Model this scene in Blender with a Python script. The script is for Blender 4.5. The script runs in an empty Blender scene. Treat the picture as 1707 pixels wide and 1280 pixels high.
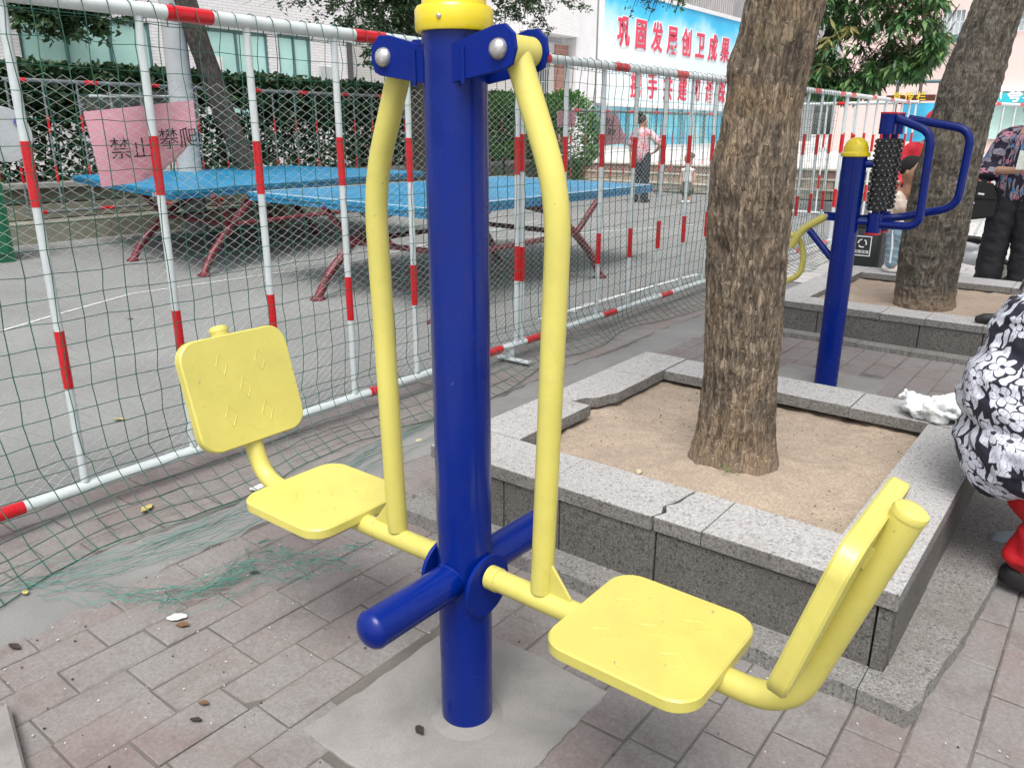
import bpy, bmesh, math, random
import numpy as np
from mathutils import Vector, Matrix
random.seed(7); np.random.seed(7)
SC = bpy.context.scene
COL = SC.collection
PI = math.pi
# ---------------------------------------------------------------- camera
cd = bpy.data.cameras.new('camera'); cam = bpy.data.objects.new('camera', cd); COL.objects.link(cam); SC.camera = cam
cd.sensor_width = 36.0; cd.lens = 1315.8 / 1707 * 36.0; cd.clip_start = .05; cd.clip_end = 600
_y, _p, _r = math.radians(-37.835), math.radians(17.849), math.radians(.1975)
fw = Vector((math.sin(_y) * math.cos(_p), math.cos(_y) * math.cos(_p), -math.sin(_p)))
rt = Vector((math.cos(_y), -math.sin(_y), 0)); up = rt.cross(fw)
r2 = rt * math.cos(_r) + up * math.sin(_r); u2 = -rt * math.sin(_r) + up * math.cos(_r)
M = Matrix((r2, u2, -fw)).transposed().to_4x4(); M.translation = Vector((0, 0, 1.27)); cam.matrix_world = M
CAM = Vector((0, 0, 1.27))
# ---------------------------------------------------------------- world, sun, exposure (overcast)
W = bpy.data.worlds.new('World'); SC.world = W; W.use_nodes = True
nt = W.node_tree; nt.nodes.clear()
wo = nt.nodes.new('ShaderNodeOutputWorld'); bg = nt.nodes.new('ShaderNodeBackground'); sk = nt.nodes.new('ShaderNodeTexSky')
hs = nt.nodes.new('ShaderNodeHueSaturation')
sk.sky_type = 'NISHITA'; sk.sun_disc = False; sk.sun_elevation = math.radians(62); sk.sun_rotation = math.radians(150)
sk.dust_density = 5.0; sk.air_density = 1.0
hs.inputs['Saturation'].default_value = .28
bg.inputs['Strength'].default_value = .15
nt.links.new(sk.outputs[0], hs.inputs['Color']); nt.links.new(hs.outputs[0], bg.inputs[0]); nt.links.new(bg.outputs[0], wo.inputs[0])
sd = bpy.data.lights.new('sun', 'SUN'); sd.energy = 1.5; sd.angle = math.radians(32); sd.color = (1, .97, .92)
sun = bpy.data.objects.new('sun', sd); COL.objects.link(sun)
_d = Vector((math.sin(math.radians(150)) * math.cos(math.radians(62)), math.cos(math.radians(150)) * math.cos(math.radians(62)), math.sin(math.radians(62))))
sun.rotation_euler = _d.to_track_quat('Z', 'Y').to_euler()
SC.view_settings.view_transform = 'Standard'; SC.view_settings.look = 'None'; SC.view_settings.gamma = 1
SC.view_settings.use_curve_mapping = False
SC.view_settings.exposure = .76
SC.cycles.use_denoising = True

# ================================================================ helpers
class MB:
    def __init__(s): s.v = []; s.f = []
    def add(s, vs, fs):
        n = len(s.v); s.v.extend([tuple(p) for p in vs]); s.f.extend([tuple(i + n for i in q) for q in fs]); return s
    def box(s, c, d, rot=None):
        a, b, h = d[0] / 2, d[1] / 2, d[2] / 2
        P = [Vector((x, y, z)) for z in (-h, h) for y in (-b, b) for x in (-a, a)]
        if rot is not None: P = [rot @ p for p in P]
        P = [p + Vector(c) for p in P]
        return s.add(P, [(0, 2, 3, 1), (4, 5, 7, 6), (0, 1, 5, 4), (2, 6, 7, 3), (0, 4, 6, 2), (1, 3, 7, 5)])
    def bx(s, x0, x1, y0, y1, z0, z1): return s.box(((x0+x1)/2, (y0+y1)/2, (z0+z1)/2), (x1-x0, y1-y0, z1-z0))
    def prism(s, poly, z0, z1, f=None):
        f = f or (lambda p: p); n = len(poly)
        V = [f(Vector((p[0], p[1], z0))) for p in poly] + [f(Vector((p[0], p[1], z1))) for p in poly]
        F = [tuple(range(n - 1, -1, -1)), tuple(range(n, 2 * n))] + [(i, (i + 1) % n, n + (i + 1) % n, n + i) for i in range(n)]
        return s.add(V, F)
    def slab(s, poly, z0, z1, b=.004, f=None):     # prism with a bevelled top and bottom edge
        f = f or (lambda p: p); n = len(poly)
        c = Vector((sum(p[0] for p in poly) / n, sum(p[1] for p in poly) / n))
        def ins(p, k): d = Vector((p[0], p[1])) - c; return c + d * (1 - k / max(d.length, 1e-6))
        rings = [(z0, b), (z0 + b, 0), (z1 - b, 0), (z1, b)]
        V = []
        for z, k in rings:
            for p in poly: q = ins(p, k); V.append(f(Vector((q.x, q.y, z))))
        F = [tuple(range(n - 1, -1, -1)), tuple(range(3 * n, 4 * n))]
        for r in range(3):
            for i in range(n): F.append((r*n+i, r*n+(i+1) % n, (r+1)*n+(i+1) % n, (r+1)*n+i))
        return s.add(V, F)
    def tube(s, pts, r, n=12, cap=True):
        pts = [Vector(p) for p in pts]; m = len(pts)
        rr = r if isinstance(r, (list, tuple)) else [r] * m
        T = []
        for i in range(m):
            a = pts[max(i-1, 0)]; b = pts[min(i+1, m-1)]; T.append((b - a).normalized())
        u = T[0].orthogonal().normalized(); V = []
        for i in range(m):
            if i: u = (u - T[i] * u.dot(T[i])); u = u.normalized() if u.length > 1e-6 else T[i].orthogonal().normalized()
            w = T[i].cross(u)
            k = 1.0
            if 0 < i < m-1:
                d = (pts[i] - pts[i-1]).normalized().dot(T[i]); k = 1 / max(d, .6)
            for j in range(n):
                a = 2 * PI * j / n
                V.append(pts[i] + (u * math.cos(a) + w * math.sin(a)) * rr[i])
        F = [(i*n+j, i*n+(j+1) % n, (i+1)*n+(j+1) % n, (i+1)*n+j) for i in range(m-1) for j in range(n)]
        if cap: F += [tuple(range(n-1, -1, -1)), tuple((m-1)*n+j for j in range(n))]
        return s.add(V, F)
    def lathe(s, prof, c=(0, 0, 0), n=24, axis=None):
        q = Vector((0, 0, 1)).rotation_difference(Vector(axis)) if axis else None
        V = []
        for r, z in prof:
            for j in range(n):
                a = 2*PI*j/n; p = Vector((r*math.cos(a), r*math.sin(a), z))
                if q: p = q @ p
                V.append(p + Vector(c))
        m = len(prof)
        F = [(i*n+j, i*n+(j+1) % n, (i+1)*n+(j+1) % n, (i+1)*n+j) for i in range(m-1) for j in range(n)]
        F += [tuple(range(n-1, -1, -1)), tuple((m-1)*n+j for j in range(n))]
        return s.add(V, F)
    def mesh(s, name, smooth=False):
        me = bpy.data.meshes.new(name); me.from_pydata(s.v, [], s.f); me.update()
        if smooth:
            me.polygons.foreach_set('use_smooth', [True] * len(me.polygons))
            try: me.set_sharp_from_angle(angle=math.radians(38))
            except Exception: pass
        return me
    def build(s, name, mat, parent=None, smooth=False, **kw):
        return link(name, s.mesh(name, smooth), mat, parent, **kw)
def link(name, me, mat=None, parent=None, **kw):
    if mat is not None and not me.materials: me.materials.append(mat)
    o = bpy.data.objects.new(name, me); COL.objects.link(o)
    if parent is not None: o.parent = parent
    for k, v in kw.items(): o[k] = v
    return o
def root(name, label, cat, loc=(0, 0, 0), rz=0, group=None):
    o = bpy.data.objects.new(name, None); COL.objects.link(o); o.location = loc; o.rotation_euler = (0, 0, rz)
    o.empty_display_size = .1; o['label'] = label; o['category'] = cat
    if group: o['group'] = group
    return o
def tag(o, label, cat, group=None):
    o['label'] = label; o['category'] = cat
    if group: o['group'] = group
    return o
def copy_tree(o, parent=None):
    c = o.copy(); COL.objects.link(c); c.parent = parent
    for ch in list(o.children): copy_tree(ch, c)
    return c
def arc(pts, k=6, r=.06):
    """polyline with rounded corners"""
    P = [Vector(p) for p in pts]; out = [P[0]]
    for i in range(1, len(P) - 1):
        a, b, c = P[i-1], P[i], P[i+1]
        d1 = (a - b); d2 = (c - b); q = min(r, d1.length * .48, d2.length * .48)
        s0 = b + d1.normalized() * q; s1 = b + d2.normalized() * q
        for t in range(k + 1):
            u = t / k; out.append(s0 * (1-u)**2 + b * 2*u*(1-u) + s1 * u*u)
    out.append(P[-1]); return out
def rrect(w, h, r, k=6):
    out = []
    for cx, cy, a0 in ((w/2-r, h/2-r, 0), (-w/2+r, h/2-r, 90), (-w/2+r, -h/2+r, 180), (w/2-r, -h/2+r, 270)):
        for i in range(k + 1):
            a = math.radians(a0 + 90 * i / k); out.append((cx + r*math.cos(a), cy + r*math.sin(a)))
    return out
def vn2(u, v, seed=0, pu=None):
    """value noise, optionally periodic in u (pu integer cells)"""
    rs = np.random.RandomState(seed); L = rs.rand(257, 257)
    iu = np.floor(u).astype(int); iv = np.floor(v).astype(int); fu = u - iu; fv = v - iv
    fu = fu*fu*(3-2*fu); fv = fv*fv*(3-2*fv)
    m = pu or 256
    a = L[iu % m, iv % 256]; b = L[(iu+1) % m, iv % 256]; c = L[iu % m, (iv+1) % 256]; d = L[(iu+1) % m, (iv+1) % 256]
    return (a*(1-fu)+b*fu)*(1-fv) + (c*(1-fu)+d*fu)*fv
def ids(me): return me

# ================================================================ materials
def newmat(name):
    m = bpy.data.materials.new(name); m.use_nodes = True
    n = m.node_tree; b = n.nodes['Principled BSDF']; return m, n, b
def N(n, t, **kw):
    x = n.nodes.new(t)
    for k, v in kw.items():
        if k in x.inputs: x.inputs[k].default_value = v
        else: setattr(x, k, v)
    return x
def ramp(n, fac, stops):
    r = n.nodes.new('ShaderNodeValToRGB'); e = r.color_ramp.elements
    while len(e) < len(stops): e.new(.5)
    for i, (p, c) in enumerate(stops):
        e[i].position = p; e[i].color = (c, c, c, 1) if isinstance(c, (int, float)) else (*c, 1)
    n.links.new(fac, r.inputs[0]); return r.outputs[0]
def mix(n, fac, a, b, mode='MIX'):
    x = n.nodes.new('ShaderNodeMix'); x.data_type = 'RGBA'; x.blend_type = mode
    for sock, v in ((x.inputs['Factor'], fac), (x.inputs['A'], a), (x.inputs['B'], b)):
        pass
    def put(s, v):
        if hasattr(v, 'is_linked') or isinstance(v, bpy.types.NodeSocket): n.links.new(v, s)
        elif isinstance(v, (int, float)): s.default_value = v if s.type == 'VALUE' else (v, v, v, 1)
        else: s.default_value = (*v, 1)
    put(x.inputs[0], fac); put(x.inputs[6], a); put(x.inputs[7], b)
    return x.outputs[2]
def noise(n, scale, detail=4, rough=.55, vec=None, dist=0):
    x = N(n, 'ShaderNodeTexNoise'); x.inputs['Scale'].default_value = scale; x.inputs['Detail'].default_value = detail
    x.inputs['Roughness'].default_value = rough; x.inputs['Distortion'].default_value = dist
    n.links.new(vec or pos(n), x.inputs['Vector']); return x.outputs[0]
def pos(n):
    for x in n.nodes:
        if x.bl_idname == 'ShaderNodeNewGeometry': return x.outputs['Position']
    return n.nodes.new('ShaderNodeNewGeometry').outputs['Position']
def objco(n):
    for x in n.nodes:
        if x.bl_idname == 'ShaderNodeTexCoord': return x.outputs['Object']
    return n.nodes.new('ShaderNodeTexCoord').outputs['Object']
def scaled(n, vec, s):
    m = n.nodes.new('ShaderNodeMapping'); m.inputs['Scale'].default_value = s; n.links.new(vec, m.inputs[0]); return m.outputs[0]
def bump(n, b, h, strength=.3, dist=.01):
    x = N(n, 'ShaderNodeBump'); x.inputs['Strength'].default_value = strength; x.inputs['Distance'].default_value = dist
    n.links.new(h, x.inputs['Height']); n.links.new(x.outputs[0], b.inputs['Normal'])
def plain(name, col, rough=.6, var=.12, scale=8, metallic=0, bmp=0, coat=0):
    m, n, b = newmat(name)
    lo = tuple(max(0, c * (1 - var)) for c in col); hi = tuple(min(1, c * (1 + var)) for c in col)
    nz = noise(n, scale, 5, .6)
    n.links.new(ramp(n, nz, [(.3, lo), (.7, hi)]), b.inputs['Base Color'])
    b.inputs['Roughness'].default_value = rough; b.inputs['Metallic'].default_value = metallic
    if coat: b.inputs['Coat Weight'].default_value = coat; b.inputs['Coat Roughness'].default_value = .12
    if bmp: bump(n, b, noise(n, scale * 6, 4), bmp, .004)
    return m
def paint(name, col, rough=.3, chips=None, coat=.4, dirt=.25, chipamt=.70, spec=.36):
    m, n, b = newmat(name)
    nz = noise(n, 3.5, 5, .6); c = ramp(n, nz, [(.3, tuple(x * .88 for x in col)), (.7, tuple(min(1, x * 1.08) for x in col))])
    fine = noise(n, 60, 4, .7); c = mix(n, ramp(n, fine, [(.62, 0), (.80, dirt)]), c, tuple(x * .55 + .02 for x in col))
    c = mix(n, ramp(n, noise(n, 9, 7, .75, dist=.6), [(.50, 0), (.72, .30)]), c, tuple(x * .62 + .012 for x in col))
    if chips:
        ch = noise(n, 38, 6, .72, dist=.4); c = mix(n, ramp(n, ch, [(chipamt, 0), (chipamt + .015, 1)]), c, chips)
    b.inputs['Specular IOR Level'].default_value = spec
    n.links.new(c, b.inputs['Base Color'])
    n.links.new(ramp(n, noise(n, 14, 4), [(.3, rough * .8), (.7, rough * 1.5)]), b.inputs['Roughness'])
    b.inputs['Coat Weight'].default_value = coat; b.inputs['Coat Roughness'].default_value = .15
    bump(n, b, noise(n, 22, 3), .08, .004)
    return m
def pav_mat(name, rnd):
    m, n, b = newmat(name)
    if rnd == 'obj': r = n.nodes.new('ShaderNodeObjectInfo').outputs['Random']
    else: pos(n); r = [x for x in n.nodes if x.bl_idname == 'ShaderNodeNewGeometry'][0].outputs['Random Per Island']
    base = ramp(n, r, [(0, (.175, .135, .128)), (.35, (.20, .158, .15)), (.6, (.205, .180, .172)), (.8, (.185, .170, .165)), (1, (.215, .155, .145))])
    dust = noise(n, 1.9, 7, .66, dist=.7)
    c = mix(n, ramp(n, dust, [(.34, 0), (.60, .92)]), base, (.225, .218, .212))
    fine = noise(n, 95, 6, .85); c = mix(n, ramp(n, fine, [(.36, .6), (.60, 0)]), c, (.095, .083, .078))
    sp = noise(n, 260, 3, .8); c = mix(n, ramp(n, sp, [(.64, 0), (.74, .45)]), c, (.42, .40, .38))
    c = mix(n, ramp(n, noise(n, 7, 7, .8, dist=.3), [(.50, 0), (.68, .6)]), c, (.115, .095, .088))
    c = mix(n, ramp(n, noise(n, 34, 6, .85), [(.54, 0), (.70, .5)]), c, (.28, .265, .25))
    c = mix(n, ramp(n, noise(n, 23, 5, .7, dist=1.2), [(.70, 0), (.76, .7)]), c, (.05, .046, .042))
    n.links.new(c, b.inputs['Base Color']); b.inputs['Roughness'].default_value = .9
    bump(n, b, noise(n, 140, 5, .7), .55, .004)
    return m
def granite(name, a, d, stain=(.12, .11, .095), st=(.52, .75), scale=1.0):
    m, n, b = newmat(name)
    sp = noise(n, 170 * scale, 4, .85); c = ramp(n, sp, [(.38, tuple(x * .9 for x in d)), (.50, tuple((x + y) / 2 for x, y in zip(a, d))), (.60, tuple(min(1, x * 1.12) for x in a))])
    v = N(n, 'ShaderNodeTexVoronoi'); v.inputs['Scale'].default_value = 150 * scale; n.links.new(pos(n), v.inputs['Vector'])
    c = mix(n, ramp(n, v.outputs['Color'], [(.14, .7), (.26, 0)]), c, tuple(x * .5 for x in d))
    c = mix(n, ramp(n, v.outputs['Color'], [(.78, 0), (.92, .35)]), c, tuple(min(1, x * 1.4) for x in a))
    c = mix(n, ramp(n, noise(n, 11, 6, .75), [(.52, 0), (.74, .35)]), c, tuple(x * .6 for x in a))
    c = mix(n, ramp(n, noise(n, 3.2, 6, .65, dist=.4), [(st[0], 0), (st[1], .6)]), c, stain)
    n.links.new(c, b.inputs['Base Color']); b.inputs['Roughness'].default_value = .82
    bump(n, b, sp, .45, .003)
    return m
def concrete(name, a, var=.2, dark=(.1, .1, .1), sc=1.0, rough=.9):
    m, n, b = newmat(name)
    c = ramp(n, noise(n, .9 * sc, 7, .62, dist=.5), [(.3, tuple(x * (1 - var) for x in a)), (.7, tuple(x * (1 + var) for x in a))])
    c = mix(n, ramp(n, noise(n, 120 * sc, 5, .8), [(.3, .45), (.6, 0)]), c, dark)
    c = mix(n, ramp(n, noise(n, 6 * sc, 6, .75), [(.60, 0), (.78, .5)]), c, dark)
    n.links.new(c, b.inputs['Base Color']); b.inputs['Roughness'].default_value = rough
    bump(n, b, noise(n, 90 * sc, 5, .7), .4, .004)
    return m
def bark_mat(name, a, d, patch):
    m, n, b = newmat(name)
    at = n.nodes.new('ShaderNodeAttribute'); at.attribute_name = 'ridge'
    P = scaled(n, pos(n), (1, 1, .28))
    st = noise(n, 60, 6, .78, vec=P)
    mp = n.nodes.new('ShaderNodeMapping'); mp.inputs['Scale'].default_value = (1, 1, .20); n.links.new(pos(n), mp.inputs[0])
    wv = n.nodes.new('ShaderNodeVectorMath'); wv.operation = 'MULTIPLY_ADD'; wn = N(n, 'ShaderNodeTexNoise'); wn.inputs['Scale'].default_value = 22; n.links.new(pos(n), wn.inputs['Vector'])
    n.links.new(wn.outputs['Color'], wv.inputs[0]); wv.inputs[1].default_value = (.018, .018, .018); n.links.new(mp.outputs[0], wv.inputs[2])
    vo = N(n, 'ShaderNodeTexVoronoi'); vo.feature = 'DISTANCE_TO_EDGE'; vo.inputs['Scale'].default_value = 88; n.links.new(wv.outputs[0], vo.inputs['Vector'])
    vc = N(n, 'ShaderNodeTexVoronoi'); vc.inputs['Scale'].default_value = 88; n.links.new(wv.outputs[0], vc.inputs['Vector'])
    c = ramp(n, at.outputs['Fac'], [(.15, d), (.5, tuple((x+y)/2 for x, y in zip(a, d))), (.8, a)])
    big = noise(n, 4.2, 5, .6, dist=.8)
    c = mix(n, ramp(n, big, [(.50, 0), (.66, .8)]), c, patch)
    c = mix(n, ramp(n, noise(n, 3.1, 6, .7, dist=.5), [(.50, 0), (.66, .7)]), c, tuple(x * 1.0 for x in d))
    c = mix(n, ramp(n, vc.outputs['Color'], [(.60, 0), (.95, .5)]), c, tuple(min(1, x * 1.5) for x in a))
    c = mix(n, ramp(n, vc.outputs['Color'], [(.05, .6), (.40, 0)]), c, tuple(x * .9 for x in d))
    c = mix(n, ramp(n, st, [(.38, .75), (.58, 0)]), c, tuple(x * .5 for x in d))
    c = mix(n, ramp(n, vo.outputs['Distance'], [(.0, .5), (.07, 0)]), c, tuple(x * .35 for x in d))
    c = mix(n, ramp(n, noise(n, 5.5, 5, .6, dist=.5), [(.58, 0), (.72, .5)]), c, (.055, .065, .035))
    zz = n.nodes.new('ShaderNodeSeparateXYZ'); n.links.new(pos(n), zz.inputs[0]); c = mix(n, ramp(n, zz.outputs['Z'], [(.21, .7), (.33, 0)]), c, (.26, .195, .14))
    hm = mix(n, .75, ramp(n, vo.outputs['Distance'], [(0, 0), (.16, 1)]), st)
    n.links.new(c, b.inputs['Base Color']); b.inputs['Roughness'].default_value = .95
    bump(n, b, hm, 1.0, .012)
    return m
def leaf_mat(name, cols, trans=.35, rough=.5):
    m, n, b = newmat(name)
    pos(n); r = [x for x in n.nodes if x.bl_idname == 'ShaderNodeNewGeometry'][0].outputs['Random Per Island']
    k = len(cols); c = ramp(n, r, [(i / (k - 1), q) for i, q in enumerate(cols)])
    n.links.new(c, b.inputs['Base Color']); b.inputs['Roughness'].default_value = rough
    t = n.nodes.new('ShaderNodeBsdfTranslucent'); n.links.new(c, t.inputs[0])
    ms = n.nodes.new('ShaderNodeMixShader'); ms.inputs[0].default_value = trans
    n.links.new(b.outputs[0], ms.inputs[1]); n.links.new(t.outputs[0], ms.inputs[2])
    n.links.new(ms.outputs[0], n.nodes['Material Output'].inputs[0]); return m
def glass_mat(name, col, rough=.15, alpha=1.0):
    m, n, b = newmat(name)
    c = ramp(n, noise(n, .8, 4, .6), [(.3, tuple(x * .85 for x in col)), (.7, tuple(min(1, x * 1.1) for x in col))])
    n.links.new(c, b.inputs['Base Color']); b.inputs['Roughness'].default_value = rough; b.inputs['Alpha'].default_value = alpha
    b.inputs['Specular IOR Level'].default_value = .6
    return m

YEL = paint('yellow_paint', (.53, .475, .115), .36, chips=(.24, .19, .11), coat=.2, dirt=.3, chipamt=.665)
CAPY = paint('cap_yellow', (.66, .52, .010), .25, chips=(.35, .27, .1), coat=.5, dirt=.1, chipamt=.78)
BLUE = paint('blue_paint', (.0, .012, .155), .2, chips=(.07, .09, .14), coat=.0, dirt=.15, chipamt=.69, spec=.3)
BLUED = paint('bracket_blue', (.0, .013, .17), .5, coat=.0, spec=.15)
STEEL = plain('bolt_steel', (.42, .41, .40), .38, .35, 60, metallic=.8, bmp=.2)
WHITEP = paint('white_rail_paint', (.55, .60, .61), .42, chips=(.30, .31, .30), coat=.15, dirt=.35, chipamt=.72)
WHITEF = paint('far_rail_paint', (.50, .52, .53), .5, coat=.1, dirt=.2)
REDT = paint('red_tape', (.52, .006, .014), .25, coat=.5, dirt=.15)
NETG = plain('green_net_twine', (.006, .070, .045), .6, .45, 2.5)
NETW = plain('fine_net_twine', (.60, .64, .60), .7, .3, 4)
NETS = plain('net_scrap_twine', (.02, .18, .14), .6, .3, 20)
PAV = pav_mat('paver', 'obj'); PAVI = pav_mat('paver_far', 'island')
JOINT = concrete('joint_sand', (.12, .11, .10), .4, (.05, .046, .04), 5)
COURT = concrete('court_concrete', (.195, .20, .196), .16, (.09, .09, .09), 1)
STRIP = concrete('cement_strip', (.20, .20, .195), .25, (.10, .10, .10), 1.5)
PAD = concrete('cement_pad', (.235, .226, .215), .34, (.10, .094, .088), 2.6)
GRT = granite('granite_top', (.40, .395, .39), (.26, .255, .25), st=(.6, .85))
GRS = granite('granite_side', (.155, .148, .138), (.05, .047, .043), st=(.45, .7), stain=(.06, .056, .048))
GRE = granite('granite_edge_shaded', (.23, .222, .21), (.10, .095, .09), st=(.5, .75), stain=(.09, .085, .075))  # coping edge: darker polished stone, with some side shade put into the colour
BASEM = granite('granite_base_course', (.24, .235, .225), (.11, .105, .10), st=(.45, .7))
BARK1 = bark_mat('bark_near', (.29, .225, .16), (.062, .045, .032), (.34, .235, .135))
BARK2 = bark_mat('bark_second', (.20, .175, .14), (.045, .038, .030), (.15, .12, .085))
BARKD = bark_mat('bark_dark', (.09, .07, .055), (.02, .017, .015), (.08, .055, .04))
BARKM = bark_mat('bark_mid', (.13, .11, .09), (.03, .025, .02), (.11, .09, .07))
BARKG = bark_mat('bark_grey', (.22, .20, .175), (.05, .045, .04), (.2, .18, .15))

# ================================================================ ground
def sheet(name, x0, x1, y0, y1, z, mat, **kw):
    return MB().add([(x0, y0, z), (x1, y0, z), (x1, y1, z), (x0, y1, z)], [(0, 1, 2, 3)]).build(name, mat, None, kind='structure', **kw)
def brick_floor(name, a, b_, mortar, sx=.4, sy=.2, dark=(.2, .2, .2)):
    m, n, b = newmat(name); t = N(n, 'ShaderNodeTexBrick'); t.inputs['Scale'].default_value = 1
    t.inputs['Brick Width'].default_value = sx; t.inputs['Row Height'].default_value = sy; t.inputs['Mortar Size'].default_value = .008
    t.inputs['Color1'].default_value = (*a, 1); t.inputs['Color2'].default_value = (*b_, 1); t.inputs['Mortar'].default_value = (*mortar, 1)
    n.links.new(pos(n), t.inputs['Vector'])
    c = mix(n, ramp(n, noise(n, 2, 6, .7), [(.45, 0), (.75, .5)]), t.outputs['Color'], dark)
    n.links.new(c, b.inputs['Base Color']); b.inputs['Roughness'].default_value = .85; return m
sheet('ground', -250, 250, -120, 300, -.03, concrete('far_ground', (.38, .38, .37), .1, (.25, .25, .25), .3))
sheet('joint_bed', -2.97, 1.9, -.6, 7.0, -.0045, JOINT)
sheet('court', -30, -2.95, -3, 15.7, 0, COURT)
LIGHTP = brick_floor('light_paving', (.50, .49, .48), (.44, .43, .42), (.25, .25, .24), dark=(.36, .35, .34))
sheet('plaza_paving', -2.95, 40, 7.0, 60, -.002, LIGHTP)
sheet('side_paving', 1.9, 40, -5, 7.0, -.002, LIGHTP)
# cement strip under the net, with a lumpy edge
def strip():
    b = MB(); ys = np.linspace(-1, 6.9, 160); V = []
    for i, y in enumerate(ys):
        a = .03 * math.sin(y * 3.1) + .02 * random.uniform(-1, 1); c = .02 * math.sin(y * 4.7 + 1) + .015 * random.uniform(-1, 1)
        V += [(-2.36 + c, y, -.009), (-2.34 + c, y, .005), (-2.25, y, .008 + .002 * math.sin(y * 9)), (-2.13 + a, y, .005), (-2.11 + a, y, -.009)]
    F = [(i*5+j, i*5+j+1, i*5+j+6, i*5+j+5) for i in range(159) for j in range(4)]
    b.add(V, F); return b.build('cement_strip', STRIP, None, True, kind='structure')
strip()
# court lines
def court_line(pts, w=.03):
    b = MB()
    for (a, c) in zip(pts[:-1], pts[1:]):
        a = Vector((*a, .004)); c = Vector((*c, .004)); d = (c - a).normalized(); s = Vector((-d.y, d.x, 0)) * w / 2
        b.add([a - s, a + s, c + s, c - s], [(0, 1, 2, 3)])
    return b.build('court_line', plain('line_paint', (.62, .63, .62), .8, .3, 30), None, kind='structure')
court_line([(-5.6, 1.3), (-5.73, 1.91), (-5.95, 2.35), (-6.27, 3.08), (-6.2, 4.0), (-6.12, 5.13), (-6.6, 7.6), (-6.9, 9.5)], .02)
court_line([(-4.55, 4.9), (-5.2, 4.9)]) ; court_line([(-3.17, 4.4), (-3.17, 5.4), (-3.1, 6.8)], .05)
court_line([(-6.55, 6.3), (-4.9, 10.5)])

P1 = (-1.73, -.26, 1.78, 3.28); P2 = (-1.83, -.25, 5.10, 6.85)
def in_rect(x, y, r, m=0): return r[0] - m < x < r[1] + m and r[2] - m < y < r[3] + m
PADS = [(-1.245, -.775, .845, 1.375), (-1.42, -.87, 3.72, 4.40)]
def frust(x, y, z=0, m=.06):
    v = Vector((x, y, z)) - CAM; d = v.dot(fw)
    if d < .2: return False
    k = 1315.8 / d; return abs(v.dot(r2) * k) < 853 + 120 and abs(v.dot(u2) * k) < 640 + 120
def paver_mesh(b, x0, x1, y0, y1, dz, tilt):
    g = .0019; x0 += g; x1 -= g; y0 += g; y1 -= g; e = .003; k = random.uniform(0, .003)
    t = lambda x, y: dz + tilt[0] * (x - (x0+x1)/2) + tilt[1] * (y - (y0+y1)/2)
    V = [(x0, y0, -.009), (x1, y0, -.009), (x1, y1, -.009), (x0, y1, -.009)]
    V += [(x0, y0, t(x0, y0) - e), (x1, y0, t(x1, y0) - e), (x1, y1, t(x1, y1) - e), (x0, y1, t(x0, y1) - e)]
    V += [(x0+e+k, y0+e, t(x0, y0)), (x1-e, y0+e+k, t(x1, y0)), (x1-e-k, y1-e, t(x1, y1)), (x0+e, y1-e-k, t(x0, y1))]
    F = [(8, 9, 10, 11)] + [(i, (i+1) % 4, 4+(i+1) % 4, 4+i) for i in range(4)] + [(4+i, 4+(i+1) % 4, 8+(i+1) % 4, 8+i) for i in range(4)]
    b.add(V, F)
def pavers():
    lst = []; w = .1215; L = .222
    for i in range(-10, 30):
        xr = -.180 - i * w; xl = xr - w
        off = L * ((0, .5, .08, .55, .47, -.02)[i % 6])
        for j in range(-5, 34):
            y0 = .047 + j * L + off; y1 = y0 + L; cx, cy = (xl+xr)/2, (y0+y1)/2
            if cy > 6.98 or cx < -2.93 or -2.36 < cx < -2.11 or cx > 1.0: continue
            if in_rect(cx, cy, P1, -.02) or in_rect(cx, cy, P2, -.02): continue
            if any(in_rect(cx, cy, p, -.02) for p in PADS): continue
            if not frust(cx, cy): continue
            lst.append((math.hypot(cx, cy), xl, xr, y0, y1))
    lst.sort(); rt_ = MB().add([(-2.9, .2, -.0095), (-2.88, .2, -.0095), (-2.88, .22, -.0095)], [(0, 1, 2)])
    base = rt_.build('pavement', JOINT, None, kind='structure')
    protos = []
    for k in range(8):
        b = MB(); paver_mesh(b, -w/2, w/2, -L/2, L/2, 0, (random.uniform(-.018, .018), random.uniform(-.010, .010))); me = b.mesh('paver'); me.materials.append(PAV); protos.append(me)
    for d, a, c, y0, y1 in lst[:300]:
        o = link('paver', random.choice(protos), None, base); o.location = ((a+c)/2, (y0+y1)/2, random.uniform(-.0030, .0022))
    b = MB()
    for d, a, c, y0, y1 in lst[300:]: paver_mesh(b, a, c, y0, y1, random.uniform(-.003, .0015), (random.uniform(-.01, .01), 0))
    b.build('paver_field', PAVI, base, kind='stuff')
pavers()
def pad(r, seed):
    rs = random.Random(seed); pts = []
    x0, x1, y0, y1 = r
    for (a, c) in (((x0, y0), (x1, y0)), ((x1, y0), (x1, y1)), ((x1, y1), (x0, y1)), ((x0, y1), (x0, y0))):
        w = 0
        for k in range(26):
            t = k / 26; w = w * .75 + rs.uniform(-.004, .004); nx_, ny_ = (0, 1) if a[1] == c[1] else (1, 0)
            pts.append((a[0]+(c[0]-a[0])*t + w * nx_, a[1]+(c[1]-a[1])*t + w * ny_))
    MB().slab(pts, -.009, .0045, .003).build('concrete_pad', PAD, None, True, kind='structure')
for i, p in enumerate(PADS): pad(p, i)
MB().slab([(-3, -1.2), (-1.80, -1.2), (-1.52, .40), (-1.80, .47), (-1.84, .43), (-3, .3)], -.009, .03, .006).build('kerb_slab', PAD, None, kind='structure')

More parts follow.
